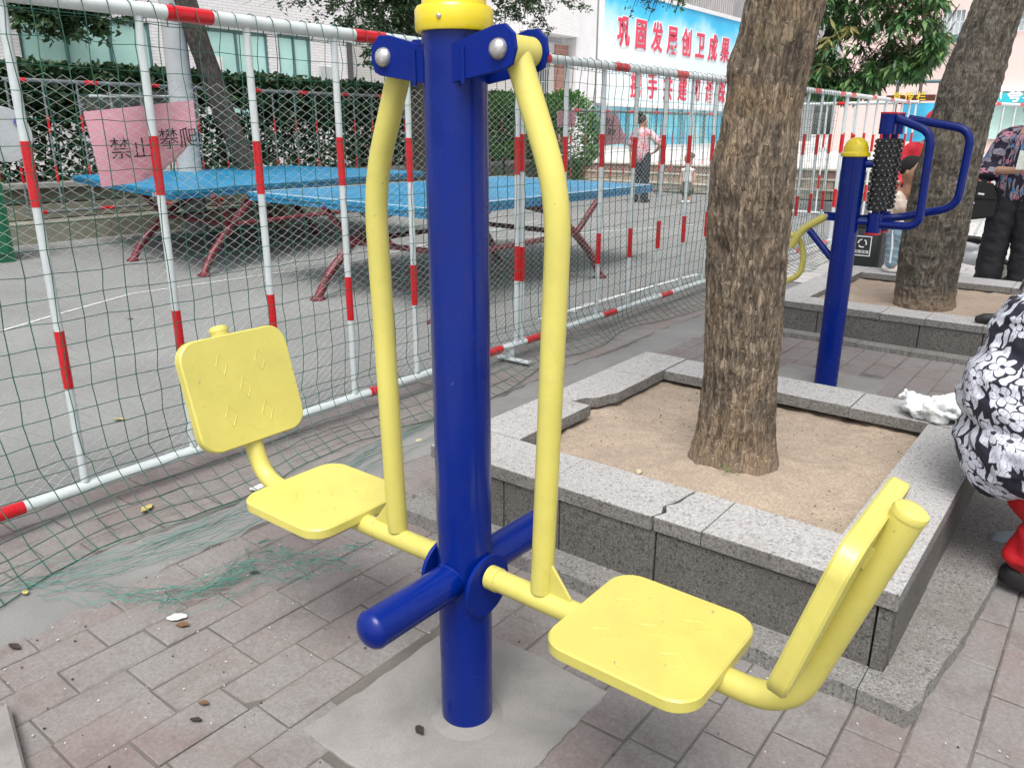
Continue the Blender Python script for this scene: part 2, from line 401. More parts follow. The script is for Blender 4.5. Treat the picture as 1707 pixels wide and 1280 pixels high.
# ================================================================ planters
def soil(name, x0, x1, y0, y1, z, trunk, mat):
    n = 110; X = np.linspace(x0, x1, n); Y = np.linspace(y0, y1, n); gx, gy = np.meshgrid(X, Y)
    h = z + .022 * (vn2(gx * 5, gy * 5, 3) - .5) + .012 * (vn2(gx * 19, gy * 19, 4) - .5) + .008 * (vn2(gx * 60, gy * 60, 5) - .5)
    d = np.hypot(gx - trunk[0], gy - trunk[1]); h += .035 * np.exp(-(d / .25) ** 2)
    V = [(float(a), float(b), float(c)) for a, b, c in zip(gx.ravel(), gy.ravel(), h.ravel())]
    F = [(i*n+j, i*n+j+1, (i+1)*n+j+1, (i+1)*n+j) for i in range(n-1) for j in range(n-1)]
    MB().add(V, F).build(name, mat, None, True, kind='structure')
def soil_mat(name, a):
    m, n, b = newmat(name)
    c = ramp(n, noise(n, 2.6, 6, .65, dist=.4), [(.3, tuple(x * .78 for x in a)), (.7, tuple(x * 1.15 for x in a))])
    c = mix(n, ramp(n, noise(n, 120, 6, .8), [(.36, .7), (.58, 0)]), c, tuple(x * .42 for x in a))
    c = mix(n, ramp(n, noise(n, 70, 4, .8), [(.62, 0), (.72, .6)]), c, tuple(min(1, x * 1.5) for x in a))
    n.links.new(c, b.inputs['Base Color']); b.inputs['Roughness'].default_value = .95
    bump(n, b, noise(n, 110, 6, .8), .9, .008); return m
SOIL1 = soil_mat('sandy_soil', (.46, .37, .285)); SOIL2 = soil_mat('brown_soil', (.38, .30, .235))
soil('planter_soil', -1.60, -.40, 1.95, 3.12, .196, (-.91, 2.39), SOIL1)
soil('planter_soil', -1.70, -.38, 5.25, 6.65, .165, (-.99, 5.66), SOIL2)
def rect(x0, x1, y0, y1): return [(x0, y0), (x1, y0), (x1, y1), (x0, y1)]
def shrink(p, g=.0018):
    cx = sum(a for a, b in p)/len(p); cy = sum(b for a, b in p)/len(p)
    return [(a + (g if a < cx else -g), b + (g if b < cy else -g)) for a, b in p]
pl1 = root('tree_planter', 'near square granite tree planter with a cracked and chipped coping round the thick trunk', 'planter', (0, 0, 0), 0, 'granite tree planters')
jit = lambda: random.uniform(-.002, .002)
crackA = [(-.898, 1.78), (-.884, 1.82), (-.900, 1.86), (-.886, 1.90), (-.878, 1.96), (-.872, 2.005)]; crackB = [(a_ + .0095 + .003 * math.sin(b_ * 60), b_) for a_, b_ in crackA]
cop1 = [[(-1.73, 1.78), (-1.257, 1.78), (-1.257, 2.005), (-1.73, 2.005)],
        [(-1.257, 1.78)] + crackA + [(-1.257, 2.005)],
        [(-.748, 1.78), (-.748, 2.005)] + crackB[::-1],
        [(-.748, 1.78), (-.26, 1.78), (-.26, 2.0), (-.455, 2.0), (-.748, 2.005)],
        rect(-.455, -.26, 2.0, 2.47), rect(-.455, -.26, 2.47, 3.05), 
        rect(-.73, -.26, 3.05, 3.28), rect(-1.21, -.73, 3.055, 3.28), rect(-1.52, -1.21, 3.055, 3.28),
        rect(-1.73, -1.52, 2.92, 3.28),
        [(-1.73, 2.455), (-1.635, 2.455), (-1.60, 2.475), (-1.585, 2.52), (-1.55, 2.56), (-1.535, 2.62), (-1.52, 2.66), (-1.52, 2.92), (-1.73, 2.92)],
        rect(-1.73, -1.52, 2.005, 2.455)]
def darken_sides(o, side):  # side faces take a darker granite, part of that tone being painted shade
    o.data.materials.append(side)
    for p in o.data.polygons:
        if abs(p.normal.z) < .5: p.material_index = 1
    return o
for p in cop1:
    darken_sides(MB().slab(shrink(p, .0012), .215 + jit(), .26 + jit(), .0025).build('coping_stone', GRT, pl1), GRE)
def wall_panels(par, x0, x1, y0, y1, z0, z1, fx, ry, t=.03):
    xs = [x0] + fx + [x1]
    for a, c in zip(xs[:-1], xs[1:]):
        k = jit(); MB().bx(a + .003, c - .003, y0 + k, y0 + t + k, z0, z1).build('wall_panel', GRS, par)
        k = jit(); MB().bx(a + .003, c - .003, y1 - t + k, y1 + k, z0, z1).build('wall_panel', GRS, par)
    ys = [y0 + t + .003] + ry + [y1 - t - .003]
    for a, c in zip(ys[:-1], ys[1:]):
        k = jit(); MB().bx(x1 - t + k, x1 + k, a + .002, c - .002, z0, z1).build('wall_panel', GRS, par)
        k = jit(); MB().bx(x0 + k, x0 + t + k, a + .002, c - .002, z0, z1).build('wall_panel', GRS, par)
wall_panels(pl1, -1.722, -.268, 1.788, 3.272, .045, .212, [-1.42, -1.205, -.882, -.303], [2.25, 2.86])
MB().bx(-1.69, -.30, 1.82, 3.24, -.008, .17).build('planter_core', JOINT, pl1)
def ragged(x0, x1, y0, y1, z, side, par, mat, amp=.008, name='base_course'):
    pts = []; n = 60; rr_ = [0.]
    for _ in range(n): rr_.append(rr_[-1] * .72 + random.uniform(-amp, amp) * .8)
    if side == 'x+':
        pts = [(x0, y1), (x0, y0)] + [(x1 + rr_[i] + random.uniform(-.0015, .0015), y0 + (y1 - y0) * i / n) for i in range(n + 1)]
    elif side == 'y-':
        pts = [(x1, y1), (x0, y1)] + [(x0 + (x1 - x0) * i / n, y0 + rr_[i]) for i in range(n + 1)]
    elif side == 'x-':
        pts = [(x1, y0), (x1, y1)] + [(x0 + rr_[i], y1 - (y1 - y0) * i / n) for i in range(n + 1)]
    else:
        pts = [(x0, y0), (x1, y0)] + [(x1 - (x1 - x0) * i / n, y1 + random.uniform(-amp, amp)) for i in range(n + 1)]
    MB().prism(pts, -.009, z + jit()).build(name, mat, par)
for a, c in ((-1.80, -1.30), (-1.298, -.70), (-.698, -.302)):
    ragged(a, c, 1.685, 1.787, .047, 'y-', pl1, BASEM, .0035)
def right_course():
    n = 70; w = [0.]
    for _ in range(n): w.append(w[-1] * .8 + random.uniform(-.004, .004))
    pts = [(-.269, 3.34), (-.269, 1.789), (-.300, 1.786), (-.300, 1.690), (-.190, 1.682)] + [(-.186 + .085 * min(1, k / n * 1.6) ** .8 + w[k] + random.uniform(-.001, .001), 1.70 + 1.64 * k / n) for k in range(n + 1)]
    MB().prism(pts, -.009, .045).build('base_course', BASEM, pl1)
right_course()
ragged(-1.83, -1.722, 1.789, 3.29, .045, 'x-', pl1, BASEM, .006)
pl2 = root('tree_planter', 'farther granite tree planter behind the blue massage post with a straight intact coping', 'planter', (0, 0, 0), 0, 'granite tree planters')
cop2 = [rect(-1.83, -1.60, 5.10, 5.33), rect(-1.60, -1.12, 5.10, 5.33), rect(-1.12, -.87, 5.10, 5.33), rect(-.87, -.57, 5.10, 5.33), rect(-.57, -.25, 5.10, 5.33),
        rect(-1.83, -1.62, 5.33, 5.67), rect(-1.83, -1.62, 5.67, 6.2), rect(-1.83, -1.62, 6.2, 6.85), rect(-1.62, -1.1, 6.54, 6.85), rect(-1.1, -.6, 6.54, 6.85), rect(-.6, -.25, 6.54, 6.85),
        rect(-.46, -.25, 5.33, 5.95), rect(-.46, -.25, 5.95, 6.54)]
for p in cop2: darken_sides(MB().slab(shrink(p, .0015), .172 + jit(), .215 + jit(), .0025).build('coping_stone', GRT, pl2), GRE)
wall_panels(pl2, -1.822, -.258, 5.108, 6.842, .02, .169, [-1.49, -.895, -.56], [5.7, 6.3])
MB().bx(-1.78, -.30, 5.15, 6.80, -.008, .13).build('planter_core', JOINT, pl2)
for a, c in ((-1.90, -1.21), (-1.208, -.905), (-.903, -.15)): ragged(a, c, 5.0, 5.107, .03, 'y-', pl2, BASEM, .004)

# ================================================================ double seat swing
SX, SY = -.985, 1.107
sw = root('double_seat_swing', 'yellow and blue two-seat outdoor swing on a thick blue post with yellow dome cap', 'exercise machine', (SX, SY, 0))
MB().tube([(0, 0, -.008), (0, 0, .7), (-.003, 0, 1.44)], .057, 40).build('post', BLUE, sw, True)
MB().lathe([(.0655, 1.428), (.0675, 1.432), (.0675, 1.462), (.064, 1.468), (.0555, 1.469), (.0545, 1.49), (.050, 1.512), (.040, 1.533), (.024, 1.546), (.008, 1.551), (.001, 1.552)], (-.003, 0, 0), 40).build('post_cap', CAPY, sw, True)
for a in (-70, 50):
    r_ = math.radians(a); MB().lathe([(.004, 0), (.004, .003), (.002, .004)], (-.003 + .0672*math.cos(r_), .0672*math.sin(r_), 1.447), 8, (math.cos(r_), math.sin(r_), 0)).build('screw', STEEL, sw)
MB().lathe([(.0575, .018), (.062, .014), (.078, .0075), (.083, .0035), (.083, .0)], (0, 0, 0), 30).build('mortar_collar', PAD, sw, True)
# brackets, pivots, arms
def fillet(a, r=.01): return a
for s in (1, -1):
    px, pz = s * .132, 1.392
    for yy in (-.046, .040):
        br = MB()
        prof = [(s*.030, 1.345), (s*.030, 1.405), (px - s*.012, pz + .036), (px + s*.012, pz + .037), (px + s*.030, pz + .022), (px + s*.034, pz), (px + s*.026, pz - .024), (px + s*.012, pz - .030)]
        f = lambda p, yy=yy: Vector((p.x, yy + p.z, p.y))
        br.slab(prof if s < 0 else prof[::-1], 0, .007, .0012, f); b = br.build('bracket', BLUED, sw)
        sy = -1 if yy < 0 else 1; y0 = yy if yy < 0 else yy + .007
        MB().lathe([(.017, 0), (.0165, .004), (.014, .009), (.009, .0125), (.003, .014), (.0005, .0142)], (px, y0, pz), 20, (0, sy, 0)).build('bolt', STEEL, b, True)
    MB().tube([(s*.056, -.047, 1.342), (s*.056, -.047, 1.40)], .004, 6).build('weld_bead', BLUED, sw, True)
    MB().tube([(px, -.037, pz), (px, .038, pz)], .025, 24).build('pivot_sleeve', YEL, sw, True)
    pts = arc([(px + s*.004, 0, pz - .010), (s*.224, 0, 1.165), (s*.201, 0, .408)], 8, .09)
    MB().tube(pts, .0225, 24).build('swing_arm', YEL, sw, True)
    # beam with bent back tube
    bz = .388
    bm = arc([(s*.075, 0, bz), (s*.700 - (.008 if s > 0 else 0), 0, bz - .004), (s*.842 - (.024 if s > 0 else 0), 0, .772)], 10, .075)
    tb = MB().tube(bm, .0235, 24).build('beam', YEL, sw, True)
    MB().tube([(s*.070, 0, bz), (s*.094, 0, bz)], .0255, 24).build('beam_collar', YEL, tb, True)
    d = (Vector(bm[-1]) - Vector(bm[-2])).normalized()
    MB().lathe([(.0245, -.006), (.0250, .0), (.0235, .005), (.016, .010), (.004, .012)], bm[-1], 24, d).build('tube_cap', YEL, tb, True)
    # gusset between arm and beam
    g = [(s*.222, bz + .018), (s*.270, bz + .018), (s*.270, bz + .026), (s*.224, bz + .085)]
    MB().slab(g if s > 0 else g[::-1], -.003, .003, .0008, lambda p: Vector((p.x, -p.z, p.y))).build('gusset', YEL, sw)
    # seat
    sc_ = s * (.4425 if s > 0 else .452); sz = .396
    rr = rrect(.293, .296, .052, 7)
    f = lambda p, c=sc_: Vector((p.x + c, p.y, p.z))
    seat = MB().slab(rr, sz, sz + .026, .0035, f).build('seat', YEL, sw, True)
    # backrest
    th = math.atan2(.070, .25); ux = Vector((math.sin(th) * s, 0, math.cos(th))); nx = Vector((-math.cos(th) * s, 0, math.sin(th)))
    c0 = Vector((.728 if s > 0 else -.744, 0, .636)) 
    yv = Vector((0, 1, 0))
    fb = lambda p, c0=c0, ux=ux, nx=nx: c0 + ux * p.y + yv * p.x + nx * p.z
    rb = rrect(.308, .286, .05, 7)
    back = MB().slab(rb, -.030, 0, .004, fb).build('backrest', YEL, sw, True)
    for dz in (-.06, .07):
        MB().box(c0 + ux * dz - nx * .034, (.016, .040, .036), Matrix.Rotation(th * s, 3, 'Y')).build('mounting_lug', YEL, sw)
    # embossed diamonds
    for (ax, ay) in ((0, 0), (-.075, .045), (.07, -.05), (-.06, -.06), (.06, .06)):
        for k, (ff, h, par) in enumerate(((f, sz + .026, seat), (fb, .0, back))):
            q = [(ax - .028, ay), (ax, ay - .016), (ax + .028, ay), (ax, ay + .016)]
            if k: q = [(b_, a_) for a_, b_ in q]
            pr = [ff(Vector((a_, b_, h - .0008))) for a_, b_ in q]; pr.append(pr[0])
            MB().tube(pr, .0022, 6, False).build('embossed_diamond', YEL, par, True)
    # round flange on the post
    MB().lathe([(.066, -.004), (.0675, -.002), (.0675, .003), (.066, .0045)], (s*.061, 0, .365), 36, (s, 0, 0)).build('flange', BLUED, sw, True)
    MB().tube([(s*.06, 0, bz), (s*.076, 0, bz)], .018, 16).build('bushing', plain('rubber_black', (.02, .02, .02), .6), sw, True)
# foot bar
for s in (-1, 1):
    MB().tube([(0, s*.045, .375), (0, s*.262, .375)], .0385, 32).build('foot_bar', BLUE, sw, True)
    MB().lathe([(.0385, 0), (.0388, .002), (.0355, .010), (.027, .018), (.014, .0235), (.001, .025)], (0, s*.262, .375), 32, (0, s, 0)).build('end_cap', BLUE, sw, True)
    b = MB(); P = []
    for k in range(33):
        a = 2*PI*k/32; x = .0385*math.cos(a); z = .0385*math.sin(a); P.append((x, s*math.sqrt(max(.057**2 - x*x, 0)), .375 + z))
    b.tube(P, .0032, 6, False).build('weld_bead', BLUE, sw, True)

# ================================================================ trunks
def trunk(name, line, radii, mat, parent, ridge=.010, nt_=200, nz=300, seed=1, ku=26, kv=9, knots=()):
    zs = np.array([p[2] for p in line]); Z = np.linspace(zs[0], zs[-1], nz)
    cx = np.interp(Z, zs, [p[0] for p in line]); cy = np.interp(Z, zs, [p[1] for p in line]); rr = np.interp(Z, zs, radii)
    k = np.ones(9) / 9
    def sm(a):
        for _ in range(3): a = np.convolve(np.pad(a, 4, mode='edge'), k, mode='valid')
        return a
    cx, cy, rr = sm(cx), sm(cy), sm(rr)
    T = np.linspace(0, 2*PI, nt_, endpoint=False); t, z = np.meshgrid(T, Z)
    u = t / (2*PI)
    wob = .6 * vn2(u * 8, z * 5, seed + 5, 8)
    a = vn2((u + wob * .03) * ku * 1.0, z * kv, seed, ku); b = vn2((u + wob * .02) * ku * 2, z * kv * 2.3, seed + 1, ku * 2); c = vn2(u * ku * 5, z * kv * 7, seed + 2, min(ku * 5, 256))
    rid = .5 * (1 - np.abs(2 * a - 1)) + .32 * (1 - np.abs(2*b - 1)) + .22 * c
    big = vn2(u * 5, z * 3.2, seed + 3, 5) - .5
    R_ = rr[:, None] * (1 + .10 * big) + ridge * (rid - .5) * 2
    for (ka, kz, kr, kh) in knots:
        d2 = ((np.angle(np.exp(1j * (t - ka)))) * rr[:, None]) ** 2 + (z - kz) ** 2; R_ += kh * np.exp(-d2 / kr ** 2)
    X = cx[:, None] + R_ * np.cos(t); Y = cy[:, None] + R_ * np.sin(t)
    V = np.stack([X.ravel(), Y.ravel(), z.ravel()], 1)
    i, j = np.meshgrid(np.arange(nz - 1), np.arange(nt_), indexing='ij'); j2 = (j + 1) % nt_
    F = np.stack([i*nt_+j, i*nt_+j2, (i+1)*nt_+j2, (i+1)*nt_+j], -1).reshape(-1, 4)
    me = bpy.data.meshes.new(name); me.from_pydata(V.tolist(), [], F.tolist()); me.update()
    me.polygons.foreach_set('use_smooth', [True] * len(me.polygons))
    at = me.attributes.new('ridge', 'FLOAT', 'POINT'); at.data.foreach_set('value', np.clip(rid.ravel(), 0, 1).astype(np.float32))
    return link(name, me, mat, parent)
t1 = root('street_tree', 'thick rough-barked trunk standing in the near granite planter', 'tree', (0, 0, 0), 0, 'trees in the granite planters')
trunk('trunk', [(-.915, 2.39, .17), (-.915, 2.39, .23), (-.915, 2.39, .32), (-.92, 2.39, .5), (-.925, 2.385, .76), (-.935, 2.38, 1.13), (-.925, 2.385, 1.33), (-.905, 2.40, 1.54), (-.88, 2.42, 1.75), (-.84, 2.45, 2.4)],
      [.160, .142, .125, .113, .117, .123, .110, .103, .108, .10], BARK1, t1, .0065, 420, 700, 3, 44, 15,
      [(-1.9, .93, .04, -.02), (-2.4, 1.18, .05, .012), (-1.3, .55, .05, .01), (-2.6, 1.45, .05, .014), (-1.6, 1.3, .03, -.012)])
t2 = root('street_tree', 'curved dark trunk leaning right in the farther granite planter behind the massage post', 'tree', (0, 0, 0), 0, 'trees in the granite planters')
trunk('trunk', [(-.99, 5.66, .13), (-.99, 5.66, .20), (-1.0, 5.66, .35), (-1.0, 5.66, .53), (-.985, 5.67, .98), (-.965, 5.69, 1.34), (-.935, 5.71, 1.61), (-.88, 5.74, 1.94), (-.83, 5.77, 2.2), (-.7, 5.85, 2.9)],
      [.185, .176, .172, .176, .178, .163, .153, .135, .13, .12], BARK2, t2, .011, 240, 420, 11, 26, 12, [(-1.7, 1.15, .07, .03)])

# ================================================================ foliage helper
def leaf_cloud(pts, size, lw=.42, droop=.3, seed=0, up_=.5):
    """pts: (n,3); one folded leaf (2 quads) at each point"""
    rs = np.random.RandomState(seed); n = len(pts); P = np.asarray(pts, float)
    d = rs.normal(size=(n, 3)); d[:, 2] = d[:, 2] * .5 - droop; d /= np.linalg.norm(d, axis=1)[:, None]
    q = rs.normal(size=(n, 3)); q[:, 2] += up_; s = np.cross(d, q); s /= np.linalg.norm(s, axis=1)[:, None]; nn = np.cross(s, d)
    L = size * rs.uniform(.65, 1.3, n)[:, None]; w = L * lw * .5
    a = P; m1 = P + d * L * .5 + s * w - nn * L * .06; m2 = P + d * L * .5 - s * w - nn * L * .06; mid = P + d * L * .5; tip = P + d * L + nn * L * -.08
    V = np.stack([a, m1, mid, m2, tip], 1).reshape(-1, 3)
    k = np.arange(n) * 5
    F = np.stack([k, k+1, k+2], 1), np.stack([k+1, k+4, k+2], 1), np.stack([k, k+2, k+3], 1), np.stack([k+2, k+4, k+3], 1)
    F = np.concatenate(F)
    return V, F
def leaf_obj(name, clouds, mat, parent=None, **kw):
    V = []; F = []; o = 0
    for v, f in clouds: V.append(v); F.append(f + o); o += len(v)
    V = np.concatenate(V); F = np.concatenate(F)
    me = bpy.data.meshes.new(name); me.vertices.add(len(V)); me.vertices.foreach_set('co', V.astype(np.float32).ravel())
    me.loops.add(len(F) * 3); me.loops.foreach_set('vertex_index', F.astype(np.int32).ravel())
    me.polygons.add(len(F)); me.polygons.foreach_set('loop_start', np.arange(len(F), dtype=np.int32) * 3); me.update(calc_edges=True); me.validate()
    return link(name, me, mat, parent, **kw)
L_DARK = leaf_mat('leaf_dark', [(.018, .045, .014), (.03, .07, .02), (.022, .052, .018), (.045, .095, .03)], .25)
L_HEDGE = leaf_mat('leaf_hedge', [(.012, .035, .012), (.022, .06, .018), (.035, .085, .025), (.016, .04, .02)], .25)
L_MANGO = leaf_mat('leaf_mango', [(.035, .10, .035), (.06, .16, .045), (.045, .12, .05), (.10, .22, .06), (.16, .24, .09)], .35)
L_BRIGHT = leaf_mat('leaf_bright', [(.06, .17, .03), (.09, .23, .04), (.05, .13, .03)], .35)
L_YEL = leaf_mat('leaf_young', [(.35, .40, .12), (.42, .36, .16)], .35)
L_FLW = leaf_mat('flower_panicle', [(.35, .22, .16), (.42, .30, .2)], .2)
def PYp(x, y, Y):
    d = fw * 1315.8 + r2 * (x - 853.5) - u2 * (y - 640); return CAM + d * ((Y) / d.y)
def PXp(x, y, X):
    d = fw * 1315.8 + r2 * (x - 853.5) - u2 * (y - 640); return CAM + d * ((X) / d.x)

# ================================================================ crowd-control fence
TOPZ, BOTZ = 1.637, .095
def make_panel(mp=WHITEP, n=8, sp=.405):
    r0 = root('fence_panel', '', 'fence panel'); Lp = (n - 1) * sp
    MB().tube([(0, -.03, TOPZ), (0, Lp + .03, TOPZ)], .0235, 20).build('top_rail', mp, r0, True)
    MB().tube([(0, -.03, BOTZ), (0, Lp + .03, BOTZ)], .0205, 20).build('bottom_rail', mp, r0, True)
    pm = MB().tube([(0, 0, BOTZ + .02), (0, 0, TOPZ - .02)], .0140, 14).mesh('post', True); pm.materials.append(mp)
    bm_ = MB().tube([(0, 0, -.098), (0, 0, -.05), (0, 0, .05), (0, 0, .096)], [.0152, .0156, .0154, .0156], 14).mesh('red_band', True); bm_.materials.append(REDT)
    for i in range(n):
        p = link('post', pm, None, r0); p.location = (0, i * sp, 0)
        for z in (1.14, .555):
            b = link('red_band', bm_, None, p); b.location = (0, 0, z + random.uniform(-.012, .012))
    rb = MB().tube([(0, -.085, 0), (0, -.04, 0), (0, 0, 0), (0, .05, 0), (0, .085, 0)], [.0250, .0258, .0252, .0259, .0251], 20).mesh('red_band', True); rb.materials.append(REDT)
    for y in (.13 + .85*0, 0.98, 1.80, 2.62):
        for z, k in ((TOPZ, 1), (BOTZ, .87)):
            b = link('red_band', rb, None, r0); b.location = (0, y + .01 + (0 if z > 1 else -.02), z); b.scale = (k, 1, k)
    for y in (Lp - .06,):
        MB().box((.03, y, .022), (.22, .04, .008)).build('foot_plate', mp, r0); MB().box((0, y, .052), (.03, .04, .052)).build('foot_stub', mp, r0)
    return r0
FP = make_panel(); FX = -2.68
labs = ['nearest white fence panel with red bands, behind the left swing seat',
        'second white fence panel, between the blue swing post and the near tree trunk',
        'third white red-banded fence panel half hidden behind the near tree trunk',
        'last panel of the long white fence running into its far corner behind the massage post']
for i, y in enumerate((.655, 3.54, 6.43, 9.30)):
    o = FP if i == 0 else copy_tree(FP)
    o.location = (FX, y, 0); o['label'] = labs[i]; o['group'] = 'red and white fence panels'
    o.rotation_euler = (0, 0, random.uniform(-.002, .002))
GREYR = paint('back_rail_grey', (.15, .165, .17), .5, coat=.05, dirt=.3)
def place_back(loc, rz, label, k=.94):
    o = copy_tree(FP); o.location = loc; o.rotation_euler = (0, 0, rz); o['label'] = label; o['group'] = 'red and white fence panels'; o.scale = (.6, k, k)
    for ch in o.children:
        if not ch.name.startswith('red_band'):
            ch.data = BACKM.setdefault(ch.data.name, ch.data.copy()) if ch.data.name not in BACKM else BACKM[ch.data.name]
            if ch.data.materials[0] != GREYR: ch.data.materials[0] = GREYR
    return o
BACKM = {}
def place_panel(loc, rz, label, scale=1, tilt=0, group='red and white fence panels'):
    o = copy_tree(FP); o.location = loc; o.rotation_euler = (0, tilt, rz); o['label'] = label; o['group'] = group; o.scale = (scale,) * 3; return o
place_panel((-2.62, 12.2, 0), PI/2 - .12, 'fence panel turned across the plaza left of the blue massage post, with pale posts', 1)
place_panel((-2.1, 12.6, 0), -.25, 'fence panel running away behind the blue poster of the notice board', 1)
# back fence along the hedge
for i, (y, l) in enumerate(((1.0, 'back fence panel before the hedge at the far left, behind the green cabinet'), (3.9, 'back fence panel before the hedge behind the pink sign'), (7.0, 'back fence panel before the hedge behind the left swing arm'), (10.0, 'back fence panel before the hedge right of the blue swing post'))):
    place_back((-10.10, y, .24), 0, l)
for i, (y, l) in enumerate(((12.4, 'background fence panel in front of the woman in the flowered shirt'), (15.2, 'background fence panel before the steps below the billboard'))):
    place_back((-8.3 + i * .35, y, 0), -.12, l, .98)
for i, (x, y, l) in enumerate(((-1.45, 10.3, 'leaning fence panel nearest the standing woman, first of the tilted row'), (-1.15, 10.6, 'tilted fence panel in the middle of the leaning row behind the standing woman'), (-.85, 10.9, 'last tilted fence panel of the leaning row behind the standing woman'))):
    place_panel((x, y, 0), -.35, l, .95, .32, 'tilted fence panels behind the standing woman')

# ---------------- nets
def green_net():
    b = MB(); ys = np.arange(-.25, 8.9, .0765); S = []      # drop profile: list of (x offset, z)
    def prof(y):
        bul = .30 + .06 * math.sin(y * 2.3 + .5) + .05 * math.sin(y * 5.1)
        if y > 2.2: bul *= .8 + .25 * math.sin(y * 1.1)
        P = [(-.036, 1.60), (-.028, 1.652), (0, 1.666), (.028, 1.652), (.036, 1.60)]
        z = 1.60
        while z > .26: z -= .0765; P.append((.036 + .012 * math.sin(y * 3 + z * 4) , z))
        lo = P[-1]; n = 7
        for k in range(1, n + 1):
            t = k / n; P.append((lo[0] + bul * t ** 1.7 + .015 * math.sin(y * 7 + t * 5), lo[1] * (1 - t) ** 1.25 + .010))
        return P
    prs = [prof(y) for y in ys]; rows = len(prs[0])
    J = [[(FX + p[0] + random.uniform(-.003, .003), y + random.uniform(-.005, .005) + (.05 * math.sin(y * 2.2) * (1 - p[1] / .35) if p[1] < .35 else 0), p[1] + random.uniform(-.004, .004)) for p in pr] for y, pr in zip(ys, prs)]
    for i in range(len(ys)): b.tube(J[i], .0019, 4, False)
    for k in [0] + list(range(4, rows)):
        b.tube([J[i][k] for i in range(len(ys))], .0015 if k < rows - 1 else .0021, 4, False)
    return tag(b.build('safety_net', NETG), 'dark green square-mesh net draped over the long fence and spilling onto the ground', 'net')
green_net()
def fine_net():
    b = MB(); w = .0275; h = .0165; y0 = -.2; nx = int(8.9 / w); nz = int(1.36 / h)
    V = {}
    for k in range(nz + 1):
        z = 1.43 - k * h
        line = []
        for i in range(nx + 1):
            y = y0 + i * w + .006 * math.sin(z * 22 + i * .15) + random.uniform(-.0025, .0025)
            zz = z + (h * .5 if (i + k) % 2 else -h * .5) + .014 * math.sin(y * 2.1 + 1) + .006 * math.sin(y * 9) + random.uniform(-.0015, .0015)
            line.append((FX - .022 + .01 * math.sin(y * 4 + z * 3), y, zz))
        if k % 1 == 0: b.tube(line, .00078, 3, False)
    return tag(b.build('fine_net', NETW), 'pale fine diamond-mesh net hung behind the green net on the long fence', 'net')
fine_net()
def scraps():
    rs = random.Random(4)
    for (pts, nn, sp, lab) in (([(-2.32, .70), (-2.05, .85), (-1.90, 1.0), (-1.92, 1.2), (-1.80, 1.30), (-1.72, 1.40)], 46, .05, 'teal net scrap trailing on the pavers under the left seat'),
                               ([(-2.45, .55), (-2.28, .8), (-2.2, 1.15), (-2.2, 1.7), (-2.3, 2.5)], 34, .06, 'tangled teal net edge lying along the cement strip')):
        b = MB(); P = [Vector((x, y, .012)) for x, y in pts]
        for k in range(nn):
            t0 = rs.uniform(0, len(P) - 1.6); t1 = min(len(P) - 1, t0 + rs.uniform(.6, 2.2)); L = []
            o = Vector((rs.gauss(0, sp), rs.gauss(0, sp), 0))
            for q in np.linspace(t0, t1, 14):
                i = min(int(q), len(P) - 2); p = P[i].lerp(P[i+1], q - i) + o + Vector((rs.gauss(0, .012), rs.gauss(0, .012), rs.uniform(0, .010))); L.append(p)
            b.tube(L, .0008, 3, False)
        tag(b.build('net_scrap', NETS), lab, 'net scrap', 'net scraps')
scraps()

# ================================================================ text
def glyphs(body, size, mat, fn, gap=1.0, offset=0, thick=.004, name='character', parent=None, squeeze=1.0):
    """each character its own mesh; fn(x,y,z)->world, x runs along the writing"""
    out = []
    for i, ch in enumerate(body):
        if ch == ' ': continue
        c = bpy.data.curves.new('t', 'FONT'); c.body = ch; c.size = size; c.extrude = thick; c.offset = offset; c.resolution_u = 3; c.align_x = 'CENTER'
        o = bpy.data.objects.new('t', c); COL.objects.link(o); bpy.context.view_layer.update()
        me = bpy.data.meshes.new_from_object(o.evaluated_get(bpy.context.evaluated_depsgraph_get())); bpy.data.objects.remove(o)
        for v in me.vertices: v.co = fn(Vector((v.co.x * squeeze + i * gap * size, v.co.y, v.co.z)))
        me.materials.clear(); me.materials.append(mat); out.append(link(name, me, None, parent))
    return out

